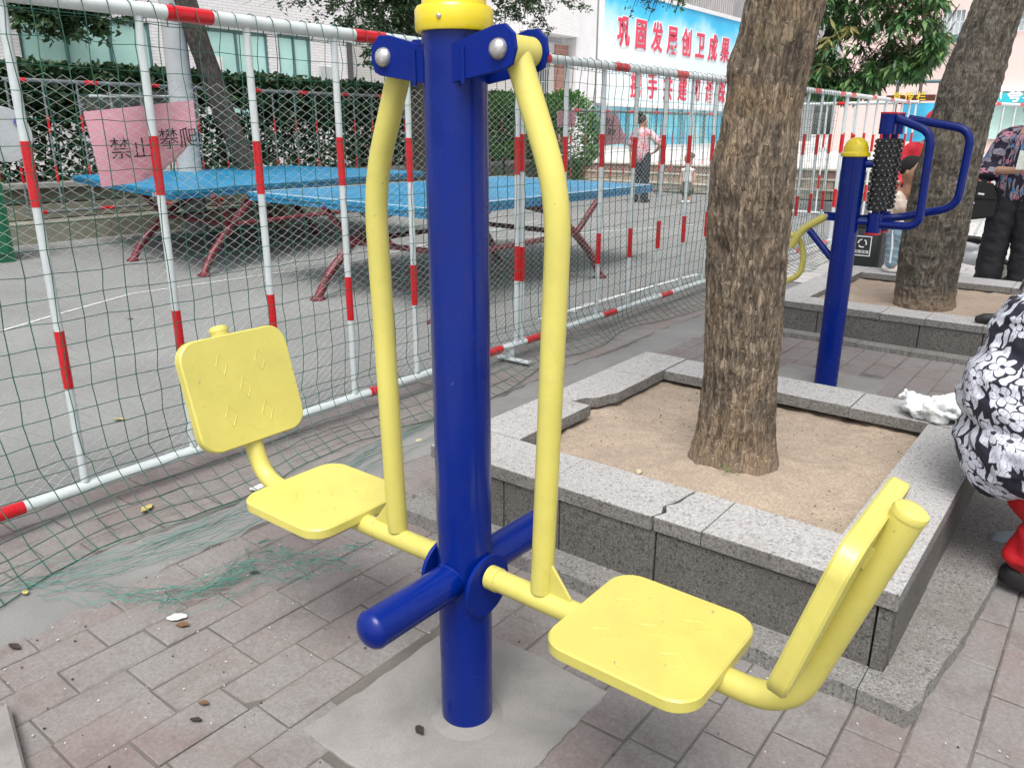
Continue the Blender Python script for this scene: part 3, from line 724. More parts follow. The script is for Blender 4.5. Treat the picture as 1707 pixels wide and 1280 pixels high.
# ================================================================ ping-pong tables
TBL = plain('table_blue', (.004, .17, .33), .42, .3, 5); TBLS = plain('table_edge_blue', (.006, .15, .30), .45, .1, 5)
LEGR = plain('table_leg_red', (.11, .010, .018), .45, .5, 7); LINEW = plain('table_line_white', (.7, .72, .72), .5)
def table(label, q, feet, lines):
    c = sum((Vector(p) for p in q), Vector((0, 0))) / 4
    t = root('ping_pong_table', label, 'ping-pong table', (c.x, c.y, 0), 0, 'blue ping-pong tables')
    P = [(p[0] - c.x, p[1] - c.y) for p in q]
    MB().slab(P, .725, .76, .004).build('table_top', TBL, t)
    MB().prism([(a * .995, b * .995) for a, b in P], .69, .724).build('edge_frame', TBLS, t)
    if lines:
        for i in range(4):
            a = Vector(P[i]); d = Vector(P[(i+1) % 4]); n = (-(a + d) / 2).normalized(); e = (d - a).normalized()
            a2 = a + n * .012 ; d2 = d + n * .012
            MB().add([(*(a2), .7625), (*(d2), .7625), (*(d2 + n * .022), .7625), (*(a2 + n * .022), .7625)], [(0, 1, 2, 3)]).build('side_line', LINEW, t)
        m = (Vector(P[0]) + Vector(P[1])) / 2; m2 = (Vector(P[2]) + Vector(P[3])) / 2; e = (Vector(P[1]) - Vector(P[0])).normalized() * .003
    F = [Vector((f[0] - c.x, f[1] - c.y, 0)) for f in feet]; fc = sum(F, Vector()) / 4; J = []
    for i, f in enumerate(F):
        ax = Vector((f.x - fc.x, 0, 0)); ay = Vector((0, f.y - fc.y, 0))
        j = f - ax * .10 - ay * .30 + Vector((0, 0, .42)); J.append(j)
        top = fc + ax * .62 + ay * .22 + Vector((0, 0, .69))
        ctrl = [f + Vector((0, 0, .01)), f - ay * .10 - ax * .03 + Vector((0, 0, .20)), j, j.lerp(top, .5) + Vector((0, 0, .07)), top]
        l = MB().tube(arc(ctrl, 5, .12), [.034] * len(arc(ctrl, 5, .12)), 12).build('leg', LEGR, t, True)
        MB().lathe([(.06, 0), (.06, .012), (.035, .03)], f, 14).build('foot', LEGR, l)
        MB().tube([j, f + ax * .05 - ay * .12 + Vector((0, 0, .70))], .026, 10).build('brace', LEGR, l, True)
    for a, b in ((0, 1), (2, 3), (1, 2), (0, 3)): MB().tube([J[a], J[b]], .022, 10).build('cross_bar', LEGR, t, True)
    return t
TA = table('nearer blue ping-pong table with white edge lines, just behind the fence', [(-3.80, 3.93), (-3.80, 7.15), (-5.85, 7.35), (-5.99, 4.05)], [(-4.92, 3.86), (-3.68, 3.87), (-3.72, 6.08), (-4.99, 6.19)], True)
TB = table('farther blue ping-pong table, behind the pink sign and the left swing arm', [(-6.50, 3.65), (-7.30, 7.55), (-10.0, 7.5), (-9.6, 4.22)], [(-7.89, 3.93), (-6.57, 3.90), (-6.75, 6.38), (-8.19, 6.48)], False)
_d = (Vector((-9.6, 4.22)) - Vector((-6.5, 3.65))).normalized()
cB = Vector((TB.location.x, TB.location.y))
for o in glyphs('als', .075, LINEW, lambda p: Vector((-6.72 - cB.x - _d.x * -0 + (-_d.x) * 0 + (_d.x) * (.22 - p.x), 3.65 - cB.y + .04 + _d.y * (.22 - p.x) - .012 , .70 + p.y)), .5, .002, .003, 'maker_mark', TB): pass

# ================================================================ signs on the fence
PINK = plain('pink_paper', (.74, .34, .43), .6, .06, 6); INK = plain('black_ink', (.012, .01, .012), .6)
def clear_plastic():
    m, n, b = newmat('clear_sleeve'); b.inputs['Base Color'].default_value = (.75, .80, .82, 1); b.inputs['Alpha'].default_value = .22; b.inputs['Roughness'].default_value = .15
    ck = ramp(n, noise(n, 30, 4, .6, dist=2), [(.58, .04), (.75, .30)]); n.links.new(ck, b.inputs['Alpha']); return m
SLV = clear_plastic()
def curl_sheet(name, x0, corners, mat, par, curl=0, n=14, z=0):
    """corners (y,z): tl,tr,br,bl ; bent sheet in the plane x=x0"""
    tl, tr, br, bl = [Vector((0, a, b)) for a, b in corners]; V = []
    for i in range(n + 1):
        v = i / n
        for j in range(n + 1):
            u = j / n; p = tl.lerp(tr, u).lerp(bl.lerp(br, u), v); k = max(0, u + v - 1.35)
            p.x = x0 + .012 * math.sin(u * 5 + v * 2) - curl * k * k * 2.5; p.y -= curl * k * .5; p.z += curl * k * .35; V.append(p)
    F = [(i*(n+1)+j, i*(n+1)+j+1, (i+1)*(n+1)+j+1, (i+1)*(n+1)+j) for i in range(n) for j in range(n)]
    V2 = [p + Vector((-.0012, 0, 0)) for p in V]; m_ = (n+1)**2
    F2 = [tuple(m_ + k for k in f[::-1]) for f in F]
    b = MB().add(V + V2, F + F2); return b.build(name, mat, par, True)
sg = root('notice_sign', 'pink paper notice with black handwritten characters in a clear sleeve on the fence', 'sign', (FX - .05, 1.45, 1.1))
sg.location = (0, 0, 0)
curl_sheet('paper', FX - .050, [(1.268, 1.320), (1.665, 1.366), (1.655, 1.105), (1.285, 1.085)], PINK, sg, .14)
curl_sheet('plastic_sleeve', FX - .042, [(1.255, 1.372), (1.680, 1.402), (1.668, 1.10), (1.278, 1.078)], SLV, sg, .14)
MB().tube([(FX - .04, 1.29, 1.368), (FX - .035, 1.57, 1.375)], .004, 8).build('hanging_rod', WHITEP, sg)
def sgf(y0, z0, s, rot=0, x=FX - .0335):
    c_, s_ = math.cos(rot), math.sin(rot)
    return lambda p: Vector((x + p.z, y0 + (p.x * c_ - p.y * s_) * s, z0 + (p.x * s_ + p.y * c_) * s))
glyphs('禁止', .074, INK, sgf(1.360, 1.178, 1, .02, FX - .024), 1.0, -.0004, .0006, 'character', sg)
glyphs('攀爬', .074, INK, sgf(1.535, 1.208, 1, .06, FX - .024), 1.0, -.0004, .0006, 'character', sg)
PINK2 = plain('faded_pink_paper', (.50, .24, .28), .6, .1, 6)
s2 = root('notice_sign', 'crumpled faded pink notice in a creased clear sleeve beside the woman in the flowered shirt', 'sign')
curl_sheet('paper', FX - .05, [(4.385, 1.37), (4.62, 1.37), (4.72, 1.185), (4.42, 1.175)], PINK2, s2, 0)
curl_sheet('plastic_sleeve', FX - .042, [(4.375, 1.43), (4.60, 1.40), (4.785, 1.155), (4.395, 1.145)], SLV, s2, 0)
glyphs('禁止', .05, INK, sgf(4.45, 1.30, 1, -.1, FX - .026), 1.0, 0, .0005, 'character', s2); glyphs('攀爬', .05, INK, sgf(4.47, 1.24, 1, -.1, FX - .026), 1.0, 0, .0005, 'character', s2)
s3 = root('small_sign', 'small plain dusty pink card tied to the fence beside the bright green shrub', 'sign')
MB().bx(FX - .05, FX - .046, 3.93, 4.11, 1.285, 1.375).build('card', PINK2, s3); MB().tube([(FX - .04, 4.02, 1.375), (FX - .02, 4.02, 1.40)], .002, 6).build('tie', WHITEP, s3)

# ================================================================ far wall of the court
MOSS = concrete('mossy_wall', (.24, .24, .19), .25, (.07, .075, .05), 1.2)
hp = root('hedge_wall', 'low mossy stepped concrete wall carrying the hedge behind the tables', 'wall')
for i, (x, z0, z1) in enumerate(((-9.95, 0, .24), (-10.30, .24, .42), (-10.36, .42, .60))):
    y = -1.0
    while y < 15.6:
        L_ = 1.15; MB().bx(x - (1.2 - .1 * i), x + jit() * 2, y + .006, min(y + L_, 15.6), z0, z1 - .012).build('wall_block', MOSS, hp); y += L_
MB().bx(-11.4, -10.24, -1.0, 15.6, .595, .65).build('coping', concrete('coping_concrete', (.30, .30, .28), .2, (.1, .1, .09), 1), hp)
def hedge():
    rs = np.random.RandomState(5); C_ = []
    n = 70000; y = rs.uniform(1.5, 15.6, n); x = rs.uniform(-11.2, -10.45, n); v = rs.rand(n)
    top = 2.05 - .008 * (y - 3) ** 1 + .07 * (vn2(y * 1.7, x * 0 + 3, 8) - .5)
    z = np.where(v < .72, top - rs.beta(1.1, 2.2, n) * .75, .65 + rs.rand(n) * 1.1)
    dens = vn2(y * 1.5, z * 2.6, 17); dens2 = vn2(y * 4.5, z * 6, 18)
    keep = (z > top - .42) | (dens * .7 + dens2 * .4 > .40 - .22 * (z - .65))
    P = np.stack([x, y, z], 1)[keep]
    C_.append(leaf_cloud(P, .10, .6, .1, 3))
    h = root('hedge', 'long dark clipped hedge with bare gaps above the mossy wall', 'hedge')
    leaf_obj('foliage', C_, L_HEDGE, h, kind='stuff')
    b = MB()
    for k in range(110):
        yy = 1.6 + k * .128; p = Vector((-10.8 + random.uniform(-.2, .2), yy, .62)); q = p + Vector((random.uniform(-.15, .15), random.uniform(-.2, .2), random.uniform(.8, 1.3)))
        b.tube([p, p.lerp(q, .5) + Vector((.03, .04, 0)), q], [.012, .009, .004], 5)
    b.build('stems', BARKD, h, kind='stuff')
hedge()
def shrub(label, c, r, n, mat, size, seed, squash=(1, 1, 1)):
    rs = np.random.RandomState(seed); d = rs.normal(size=(n, 3)); d /= np.linalg.norm(d, axis=1)[:, None]
    rad = r * (.55 + .45 * rs.rand(n) ** .4) * (1 + .25 * (vn2(d[:, 0] * 3 + 5, d[:, 2] * 3 + 5, seed) - .5))
    P = np.array(c) + d * rad[:, None] * np.array(squash)
    h = root('shrub', label, 'shrub'); leaf_obj('foliage', [leaf_cloud(P, size, .5, 0, seed)], mat, h, kind='stuff')
    MB().tube([(c[0], c[1], .0), (c[0], c[1], c[2])], [.03, .015], 6).build('stem', BARKD, h)
    return h
c_ = PXp(925, 215, -9.6); shrub('bright green rounded shrub at the right end of the hedge', (c_.x, c_.y + .4, 1.1), .85, 5200, L_BRIGHT, .09, 2, (.7, 1.1, 1))
c_ = PXp(840, 195, -9.6); shrub('bright green shrub topping the hedge just right of the blue swing post', (c_.x, c_.y, 1.35), .62, 3200, L_BRIGHT, .08, 3, (.7, 1.3, .9))

# green cabinet, white board at far left
gc = root('utility_cabinet', 'dark green metal cabinet at the far left edge by the tables', 'cabinet')
GRN = paint('cabinet_green', (.008, .115, .05), .45)
MB().bx(-9.3, -8.75, 2.35, 3.18, .0, 1.02).build('body', GRN, gc); MB().bx(-8.748, -8.735, 2.40, 3.13, .08, .95).build('door', GRN, gc)
MB().bx(-9.34, -8.70, 2.30, 3.20, 1.02, 1.06).build('lid', GRN, gc)
c_ = PXp(8, 225, -9.0); wb_ = root('white_board', 'white rounded board with a purple mark above the green cabinet', 'board')
MB().lathe([(.26, -.012), (.265, 0), (.26, .012)], (-9.0, c_.y + .0, c_.z), 32, (1, .1, 0)).build('disc', WHITEF, wb_, True)
MB().lathe([(.05, 0), (.05, .006)], (-8.985, c_.y + .14, c_.z + .12), 12, (1, .1, 0)).build('purple_mark', plain('purple', (.12, .08, .30), .5), wb_)
MB().tube([(-9.02, c_.y, 1.06), (-9.02, c_.y, c_.z - .2)], .015, 8).build('stand', WHITEF, wb_)

# utility pole
up_ = root('utility_pole', 'thick pale concrete utility pole standing at the end of the farther table', 'pole')
MB().tube([(-9.5, 5.62, 0), (-9.5, 5.62, 6.5)], [.145, .125], 24).build('pole', concrete('pole_concrete', (.36, .37, .37), .15, (.22, .22, .22), 2), up_, True)
t3 = root('leaning_tree', 'slanting grey-brown tree trunk beside the concrete utility pole', 'tree')
trunk('trunk', [(-9.2, 6.72, 0), (-9.25, 6.52, .4), (-9.3, 6.32, .79), (-9.3, 6.05, 1.45), (-9.3, 5.86, 2.1), (-9.35, 5.66, 2.9), (-9.4, 5.5, 4.2)], [.17, .15, .135, .13, .13, .12, .11], BARKM, t3, .012, 60, 120, 21, 12, 6)
t4 = root('dark_tree', 'dark straight tree with small leaves behind the blue swing post cap', 'tree')
x4, y4 = -9.55, 9.72
trunk('trunk', [(x4, y4, 0), (x4, y4, .5), (x4 + .02, y4, 1.4), (x4, y4 + .05, 3.0), (x4, y4, 5.5)], [.19, .165, .15, .14, .13], BARKD, t4, .010, 60, 120, 31, 12, 6)
def hang(par, origin, tips, mat, size, seed, per=55, spread=.10):
    """twigs from origin to tips, small leaves along the outer half"""
    rs = np.random.RandomState(seed); C_ = []; tw = MB()
    for tp in tips:
        o = Vector(origin); tp = Vector(tp); mid = o.lerp(tp, .55) + Vector((0, 0, .12)); 
        L = [o, o.lerp(mid, .6), mid, mid.lerp(tp, .6) + Vector((0, 0, .02)), tp]
        tw.tube(L, [.009, .007, .005, .003, .0015], 5)
        for k in range(7):
            t = rs.uniform(.25, 1); i = min(int(t * 4), 3); p = L[i].lerp(L[i+1], t * 4 - i)
            e = p + Vector((rs.normal(0, spread), rs.normal(0, spread), rs.normal(-.04, spread * .8)))
            tw.tube([p, e], [.002, .001], 3)
            n = per // 7; s = rs.rand(n, 1)
            C_.append(np.array(p)[None] * (1 - s) + np.array(e)[None] * s + rs.normal(0, size * .45, (n, 3)))
    leaf_obj('foliage', [leaf_cloud(np.concatenate(C_), size, .42, .35, seed)], mat, par, kind='stuff')
    tw.build('twigs', BARKD, par, kind='stuff')
def tips_px(lst, X): return [PXp(x, y, X) for x, y in lst]
hang(t4, (x4, y4, 3.6), tips_px([(575, 45), (595, 60), (610, 85), (625, 110), (640, 125), (655, 100), (670, 70), (665, 40), (650, 20), (600, 20), (620, 35), (635, 60), (585, 10), (645, 85), (700, 30)], -8.9), L_DARK, .075, 4, 420, .17)
hang(t4, (x4, y4, 3.9), tips_px([(540, 30), (530, 12), (510, 22), (490, 5), (470, 12), (450, 2), (560, 5), (520, 40), (430, 12), (405, 8)], -8.9), L_DARK, .06, 5, 150, .11)
hang(t4, (x4, y4, 4.3), [Vector((x4 + .3 + random.uniform(-1.2, 1.0), y4 + random.uniform(-2.2, 2.2), 3.6 + random.uniform(-.2, 1.6))) for _ in range(46)], L_DARK, .09, 6, 420, .32)
hang(t4, (x4 + .4, y4 + 2.4, 3.8), tips_px([(840, 30), (850, 45), (865, 40), (880, 50), (905, 40), (915, 55), (895, 62), (835, 15), (860, 12), (885, 15), (930, 20), (950, 12), (970, 22), (985, 25), (822, 30), (900, 20), (875, 30)], -8.6), L_DARK, .06, 7, 190, .10)
vine = root('wall_vine', 'dark creeper hanging over the mint windows at the top left', 'vine')
hang(vine, PXp(60, -30, -15.6), tips_px([(35, 20), (50, 35), (55, 48), (80, 25), (95, 30), (110, 45), (112, 58), (75, 40), (62, 20), (130, 20), (150, 22), (165, 45), (170, 50), (145, 15), (220, 28), (235, 30), (25, 28), (100, 15), (85, 15)], -15.6), L_DARK, .15, 8, 260, .20)

# ================================================================ building with mint windows (wall plane x=-16.25)
KX = -16.25; K = 1.25
def BP(y, z, dx=0): return (KX + dx, y * K, 1.27 + (z - 1.27) * K)
def tile_mat(name, a, mort, sx=.24, sy=.06, ax='yz'):
    m, n, b = newmat(name); sp = n.nodes.new('ShaderNodeSeparateXYZ'); cb = n.nodes.new('ShaderNodeCombineXYZ'); n.links.new(pos(n), sp.inputs[0])
    n.links.new(sp.outputs['Y' if ax == 'yz' else 'X'], cb.inputs[0]); n.links.new(sp.outputs['Z'], cb.inputs[1])
    t = N(n, 'ShaderNodeTexBrick'); t.inputs['Scale'].default_value = 1; t.inputs['Brick Width'].default_value = sx; t.inputs['Row Height'].default_value = sy
    t.inputs['Mortar Size'].default_value = .006; t.inputs['Color1'].default_value = (*a, 1); t.inputs['Color2'].default_value = (*[x * .93 for x in a], 1); t.inputs['Mortar'].default_value = (*mort, 1)
    n.links.new(cb.outputs[0], t.inputs['Vector'])
    c = mix(n, ramp(n, noise(n, 1.2, 6, .7), [(.45, 0), (.8, .35)]), t.outputs['Color'], tuple(x * .7 for x in a))
    n.links.new(c, b.inputs['Base Color']); b.inputs['Roughness'].default_value = .45; return m
TILE = tile_mat('white_wall_tile', (.76, .755, .76), (.50, .50, .50)); TILEG = tile_mat('grey_wall_tile', (.50, .50, .48), (.28, .28, .27))
MINT = glass_mat('mint_window_film', (.42, .70, .65), .3); FRAME = plain('window_frame_blue', (.08, .16, .17), .4)
bA = root('tiled_building', 'white tiled building with mint green windows behind the hedge', 'building')
def slabB(name, y0, y1, z0, z1, d, mat, par=bA, dx=0):
    a = BP(y0, z0); c = BP(y1, z1); return MB().bx(KX - .3 + dx, KX + d + dx, a[1], c[1], a[2] if z0 > -1 else -.02, c[2]).build(name, mat, par)
wins = [(5.30, 7.28, 1.35, 2.86, 3), (8.22, 9.50, 1.5, 2.90, 2), (9.72, 10.45, 1.5, 2.92, 2)]
ys = [-6.0] + [v for w in wins for v in w[:2]] + [11.35]
for i in range(0, len(ys), 2): slabB('wall', ys[i], ys[i+1], -2, 6.5, 0, TILE)
for y0, y1, z0, z1, n in wins:
    slabB('wall', y0, y1, -2, z0, 0, TILE); slabB('wall', y0, y1, z1, 6.5, 0, TILE)
    f = MB(); a = BP(y0, z0); c = BP(y1, z1); t = .05
    f.bx(KX - .10, KX - .03, a[1], c[1], a[2], a[2] + t).bx(KX - .10, KX - .03, a[1], c[1], c[2] - t, c[2]).bx(KX - .10, KX - .03, a[1], c[1], a[2] + .62, a[2] + .66)
    for k in range(n + 1):
        yy = a[1] + (c[1] - a[1]) * k / n; yy = min(max(yy, a[1] + t / 2 + .002), c[1] - t / 2 - .002); f.bx(KX - .101, KX - .028, yy - t / 2, yy + t / 2, a[2] + .001, c[2] - .001)
    w = f.build('window', FRAME, bA)
    for k in range(n): MB().bx(KX - .08, KX - .06, a[1] + (c[1]-a[1]) * k / n + .03, a[1] + (c[1]-a[1]) * (k+1) / n - .03, a[2] + .03, c[2] - .03).build('pane', MINT, w)
slabB('eave_band', 7.9, 11.34, 2.98, 3.03, .06, plain('dark_trim', (.08, .09, .10), .5))
slabB('wall', 11.352, 19.2, -2, 3.45, -.02, TILEG); slabB('wall', 11.352, 17.0, 3.452, 6.5, .0, TILE); slabB('wall', 17.01, 19.2, 3.62, 6.5, .4, TILE)
slabB('downpipe', 11.35, 11.46, -1, 2.9, .05, plain('pipe_dark', (.06, .06, .07), .5))
slabB('corner_pillar', 19.25, 20.25, -2, 6.5, .25, plain('pillar_white', (.66, .66, .67), .6, .06, 2))
BRB = brick_floor('brown_brick_panel', (.30, .14, .11), (.38, .25, .21), (.4, .38, .36), .3, .12)
bp = tile_mat('brown_brick', (.30, .15, .12), (.42, .36, .33), .42, .20)
slabB('brick_panel', 18.55, 19.15, -1, 3.42, .01, bp)
grw = MB(); a = BP(17.4, 2.15); c = BP(18.25, 3.1)
slabB('window_recess', 17.4, 18.25, 2.15, 3.1, .0, plain('dark_window', (.10, .11, .11), .3))
for k in range(9): yy = a[1] + (c[1] - a[1]) * k / 8; grw.bx(KX + .03, KX + .045, yy - .008, yy + .008, a[2], c[2])
for k in range(4): zz = a[2] + (c[2] - a[2]) * k / 3; grw.bx(KX + .046, KX + .058, a[1], c[1], zz - .008, zz + .008)
grw.build('window_grille', WHITEF, bA)
for k, px_ in enumerate((365,)):
    p = PXp(px_, 107, KX + .02); MB().bx(KX - .055, KX - .045, p.y - .14, p.y + .14, p.z - .17, p.z + .15).build('paper_notice', plain('paper_white', (.75, .76, .74), .7), bA)
slabB('meter_box', 10.62, 10.95, 2.12, 2.42, .06, plain('meter_grey', (.42, .44, .45), .5))

# ================================================================ billboard
def sky_print():
    m, n, b = newmat('billboard_print'); sp = n.nodes.new('ShaderNodeSeparateXYZ'); n.links.new(pos(n), sp.inputs[0])
    mp = n.nodes.new('ShaderNodeMapRange'); mp.inputs['From Min'].default_value = 3.5; mp.inputs['From Max'].default_value = 6.3; n.links.new(sp.outputs['Z'], mp.inputs[0])
    ad = n.nodes.new('ShaderNodeMath'); ad.operation = 'ADD'; n.links.new(mp.outputs[0], ad.inputs[0])
    s_ = n.nodes.new('ShaderNodeMath'); s_.operation = 'MULTIPLY_ADD'; s_.inputs[1].default_value = .9; s_.inputs[2].default_value = -.45; n.links.new(noise(n, .33, 4, .6), s_.inputs[0]); n.links.new(s_.outputs[0], ad.inputs[1])
    c = ramp(n, ad.outputs[0], [(.25, (.72, .82, .85)), (.50, (.50, .78, .88)), (.72, (.06, .52, .80)), (1, (.02, .38, .72))])
    n.links.new(c, b.inputs['Base Color']); b.inputs['Roughness'].default_value = .5; return m
bb = root('billboard', 'tall blue and white slogan billboard with two rows of red Chinese characters', 'billboard')
def bbx(name, y0, y1, z0, z1, d0, d1, mat): a = BP(y0, z0); c = BP(y1, z1); return MB().bx(KX + d0, KX + d1, a[1], c[1], a[2], c[2]).build(name, mat, bb)
bbx('panel', 20.45, 31.0, 2.0, 5.05, .25, .30, sky_print())
for args in ((20.35, 20.50, 2.0, 5.12), (30.95, 31.15, 2.0, 5.12), (20.5, 30.95, 5.02, 5.14), (20.5, 30.95, 1.93, 2.02)): bbx('frame', *args, .24, .36, plain('frame_white', (.72, .72, .73), .5))
REDL = plain('red_lettering', (.66, .05, .10), .5, .05); WHL = plain('white_outline', (.80, .80, .82), .5, .04)
def bt(y0, z0, dx): return lambda p: Vector((KX + .302 + dx + p.z, y0 * K + p.x, 1.27 + (z0 - 1.27) * K + p.y))
n8 = '巩固发展创卫成果'; gp = (29.0 - 21.5) * K / 7
for ch_i, ch in enumerate(n8):
    yy = 21.62 + ch_i * (28.75 - 21.62) / 7
    glyphs(ch, 1.10, WHL, bt(yy, 3.67, .012), 1, .06, .008, 'character_outline', bb, .82)
    glyphs(ch, 1.10, REDL, bt(yy, 3.67, .030), 1, .022, .010, 'character', bb, .82)
for ch_i, ch in enumerate('携手共建和谐珠海'):
    yy = 22.5 + ch_i * (29.8 - 22.5) / 7
    glyphs(ch, 1.02, REDL, bt(yy, 2.28, .012), 1, .018, .010, 'character', bb, .80)
def mural_mat():
    m, n, b = newmat('mural_paint'); sp = n.nodes.new('ShaderNodeSeparateXYZ'); n.links.new(pos(n), sp.inputs[0])
    c = ramp(n, noise(n, .55, 6, .65, dist=.8), [(.35, (.05, .36, .55)), (.5, (.18, .55, .66)), (.62, (.45, .62, .55)), (.75, (.14, .40, .25))])
    mp = n.nodes.new('ShaderNodeMapRange'); mp.inputs['From Min'].default_value = 1.4; mp.inputs['From Max'].default_value = 2.4; n.links.new(sp.outputs['Z'], mp.inputs[0])
    c = mix(n, ramp(n, mp.outputs[0], [(.4, 0), (1, .7)]), c, (.42, .68, .78)); n.links.new(c, b.inputs['Base Color']); b.inputs['Roughness'].default_value = .6; return m
mu = root('mural_wall', 'painted blue and green seascape wall under the slogan billboard', 'wall')
a = BP(20.4, .82); c = BP(33, 1.92); MB().bx(KX + .05, KX + .24, a[1], c[1], .7, c[2]).build('painted_face', mural_mat(), mu)
MB().bx(KX + .05, KX + .26, a[1], c[1] + 3, .0, .699).build('plinth', plain('plinth_white', (.6, .6, .6), .7), mu)
for k in range(7): yy = a[1] + k * 2.2; MB().tube([(KX + .32, yy, .7), (KX + .32, yy, 2.1)], .04, 8).build('post', FRAME, mu)
# building behind the billboard
bC = root('ribbed_building', 'grey building with ribbed metal cladding behind the slogan billboard', 'building')
MB().bx(-30, -19.5, 24, 60, 0, 14).build('wall', concrete('old_grey_wall', (.33, .32, .33), .2, (.2, .2, .2), .5), bC)
rb_ = MB()
for k in range(44): rb_.bx(-19.49, -19.36, 33 + k * .26, 33.13 + k * .26, 5.5, 11)
rb_.build('cladding_ribs', plain('rib_grey', (.45, .43, .42), .6, .1, 2), bC, kind='stuff')
# ================================================================ terrace steps and upper plaza
tw_ = root('terrace_wall', 'low three-course terrace wall of brown and tan stone behind the playing children', 'wall')
for i, (z0, z1, y, col) in enumerate(((0, .19, 16.0, (.26, .25, .20)), (.19, .38, 16.12, (.33, .26, .20)), (.38, .56, 16.24, (.20, .13, .11)))):
    x = -11.0
    mt = plain('terrace_stone_%d' % i, col, .85, .3, 9, bmp=.5)
    while x < -3.4: MB().bx(x + .008, x + .62, y, y + .5, z0, z1 - .03).build('stone_block', mt, tw_); x += .63
    MB().bx(-11, -3.4, y - .02, y + .5, z1 - .029, z1 - .001).build('edge_slab', plain('terrace_edge', (.48, .45, .40), .8), tw_)
sheet('upper_plaza', -60, -3.4, 16.7, 80, .56, concrete('white_plaza', (.55, .54, .53), .08, (.45, .45, .44), .4))

# ================================================================ pink building (plane y=30)
Kp = 1.25
def PP(x, z): return x * Kp, 1.27 + (z - 1.27) * Kp
PK = concrete('pink_render', (.62, .47, .44), .05, (.52, .40, .38), .4, .8)
bP = root('pink_building', 'pale pink apartment building with barred windows at the upper right', 'building')
PWIN = [((985, 1018), (18, 58)), ((1690, 1740), (16, 54)), ((1538, 1558), (28, 60)), ((1570, 1612), (18, 58))]
def pY(px, py, Y=30): v = PYp(px, py, Y); return v.x, v.z
w_list = [(*pY(1542, 60), *pY(1556, 24)), (*pY(1568, 59), *pY(1612, 16)), (*pY(1689, 53), *pY(1730, 14))]
holes = sorted(((x0, x1, z0, z1) for x0, z0, x1, z1 in w_list))
xs = [pY(1400, 100)[0]] + [v for h in holes for v in h[:2]] + [14.0]
for i in range(0, len(xs), 2): MB().bx(xs[i], xs[i+1], 30, 30.3, 0, 14).build('wall', PK, bP)
for x0, x1, z0, z1 in holes:
    MB().bx(x0, x1, 30, 30.3, 0, z0).build('wall', PK, bP); MB().bx(x0, x1, 30, 30.3, z1, 14).build('wall', PK, bP)
    f = MB(); t = .04; f.bx(x0, x1, 30.08, 30.14, z0, z0 + t).bx(x0, x1, 30.08, 30.14, z1 - t, z1)
    for k in range(3): xx = x0 + t/2 + .002 + (x1 - x0 - t - .004) * k / 2; f.bx(xx - t/2, xx + t/2, 30.079, 30.141, z0 + .001, z1 - .001)
    w = f.build('window', plain('win_frame_pale', (.45, .50, .52), .4), bP); MB().bx(x0 + .02, x1 - .02, 30.15, 30.17, z0 + .02, z1 - .02).build('pane', glass_mat('pane_pale', (.45, .52, .53)), w)
    g = MB(); nb = int((x1 - x0) / .11)
    for k in range(nb + 1): xx = x0 + (x1 - x0) * k / nb; g.bx(xx - .008, xx + .008, 29.93, 29.945, z0, z1)
    for k in range(3): zz = z0 + (z1 - z0) * k / 2; g.bx(x0, x1, 29.946, 29.956, zz - .008, zz + .008)
    g.build('window_bars', plain('bar_white', (.62, .64, .66), .5), w)
lz = pY(1680, 146)[1]; x0 = pY(1645, 150)[0]
MB().bx(x0, 12, 29.5, 29.99, lz - .12, lz + .02).build('ledge', plain('ledge_white', (.72, .72, .72), .6), bP)
for (a0, a1) in (((1655, 158), (1692, 151)), ((1520, 162), (1548, 152))):
    x0, z0 = pY(*a0); x1, z1 = pY(*a1); g = MB(); MB().bx(x0, x1, 29.97, 29.99, z0, z1).build('vent', plain('vent_dark', (.12, .12, .13), .6), bP)
    for k in range(10): xx = x0 + (x1 - x0) * k / 9; g.bx(xx - .02, xx + .02, 29.95, 29.968, z0, z1)
    g.build('vent_bars', plain('bar_grey', (.5, .5, .5), .5), bP)
x0, z0 = pY(1640, 232); x1, z1 = pY(1760, 176); MB().bx(x0, x1 + 2, 29.9, 29.98, z0, z1).build('shutter', glass_mat('teal_shutter', (.40, .58, .55), .5), bP)
ac = root('air_conditioner', 'white air conditioner unit on the pink wall under the barred window', 'air conditioner'); x0, z0 = pY(1589, 73); x1, z1 = pY(1603, 60)
MB().bx(x0, x1 + .2, 29.6, 29.9, z0, z1).build('casing', plain('ac_white', (.7, .7, .68), .5), ac); MB().lathe([(.12, 0), (.12, .02), (.03, .03)], ((x0 + x1) / 2, 29.6, (z0 + z1) / 2), 16, (0, -1, 0)).build('fan_grille', FRAME, ac)
bn = root('slogan_banner', 'teal banner with white characters hung under the white ledge at the right edge', 'banner')
x0, z0 = pY(1642, 173); x1, z1 = pY(1780, 154); MB().bx(x0, x1, 29.45, 29.48, z0, z1).build('cloth', plain('banner_teal', (.02, .40, .48), .6, .05), bn)
glyphs('打夸聚信村', .42, WHL, lambda p: Vector((x0 + .42 + p.x, 29.445 + p.z, z0 + .06 + p.y)), 1.0, .01, .003, 'character', bn)
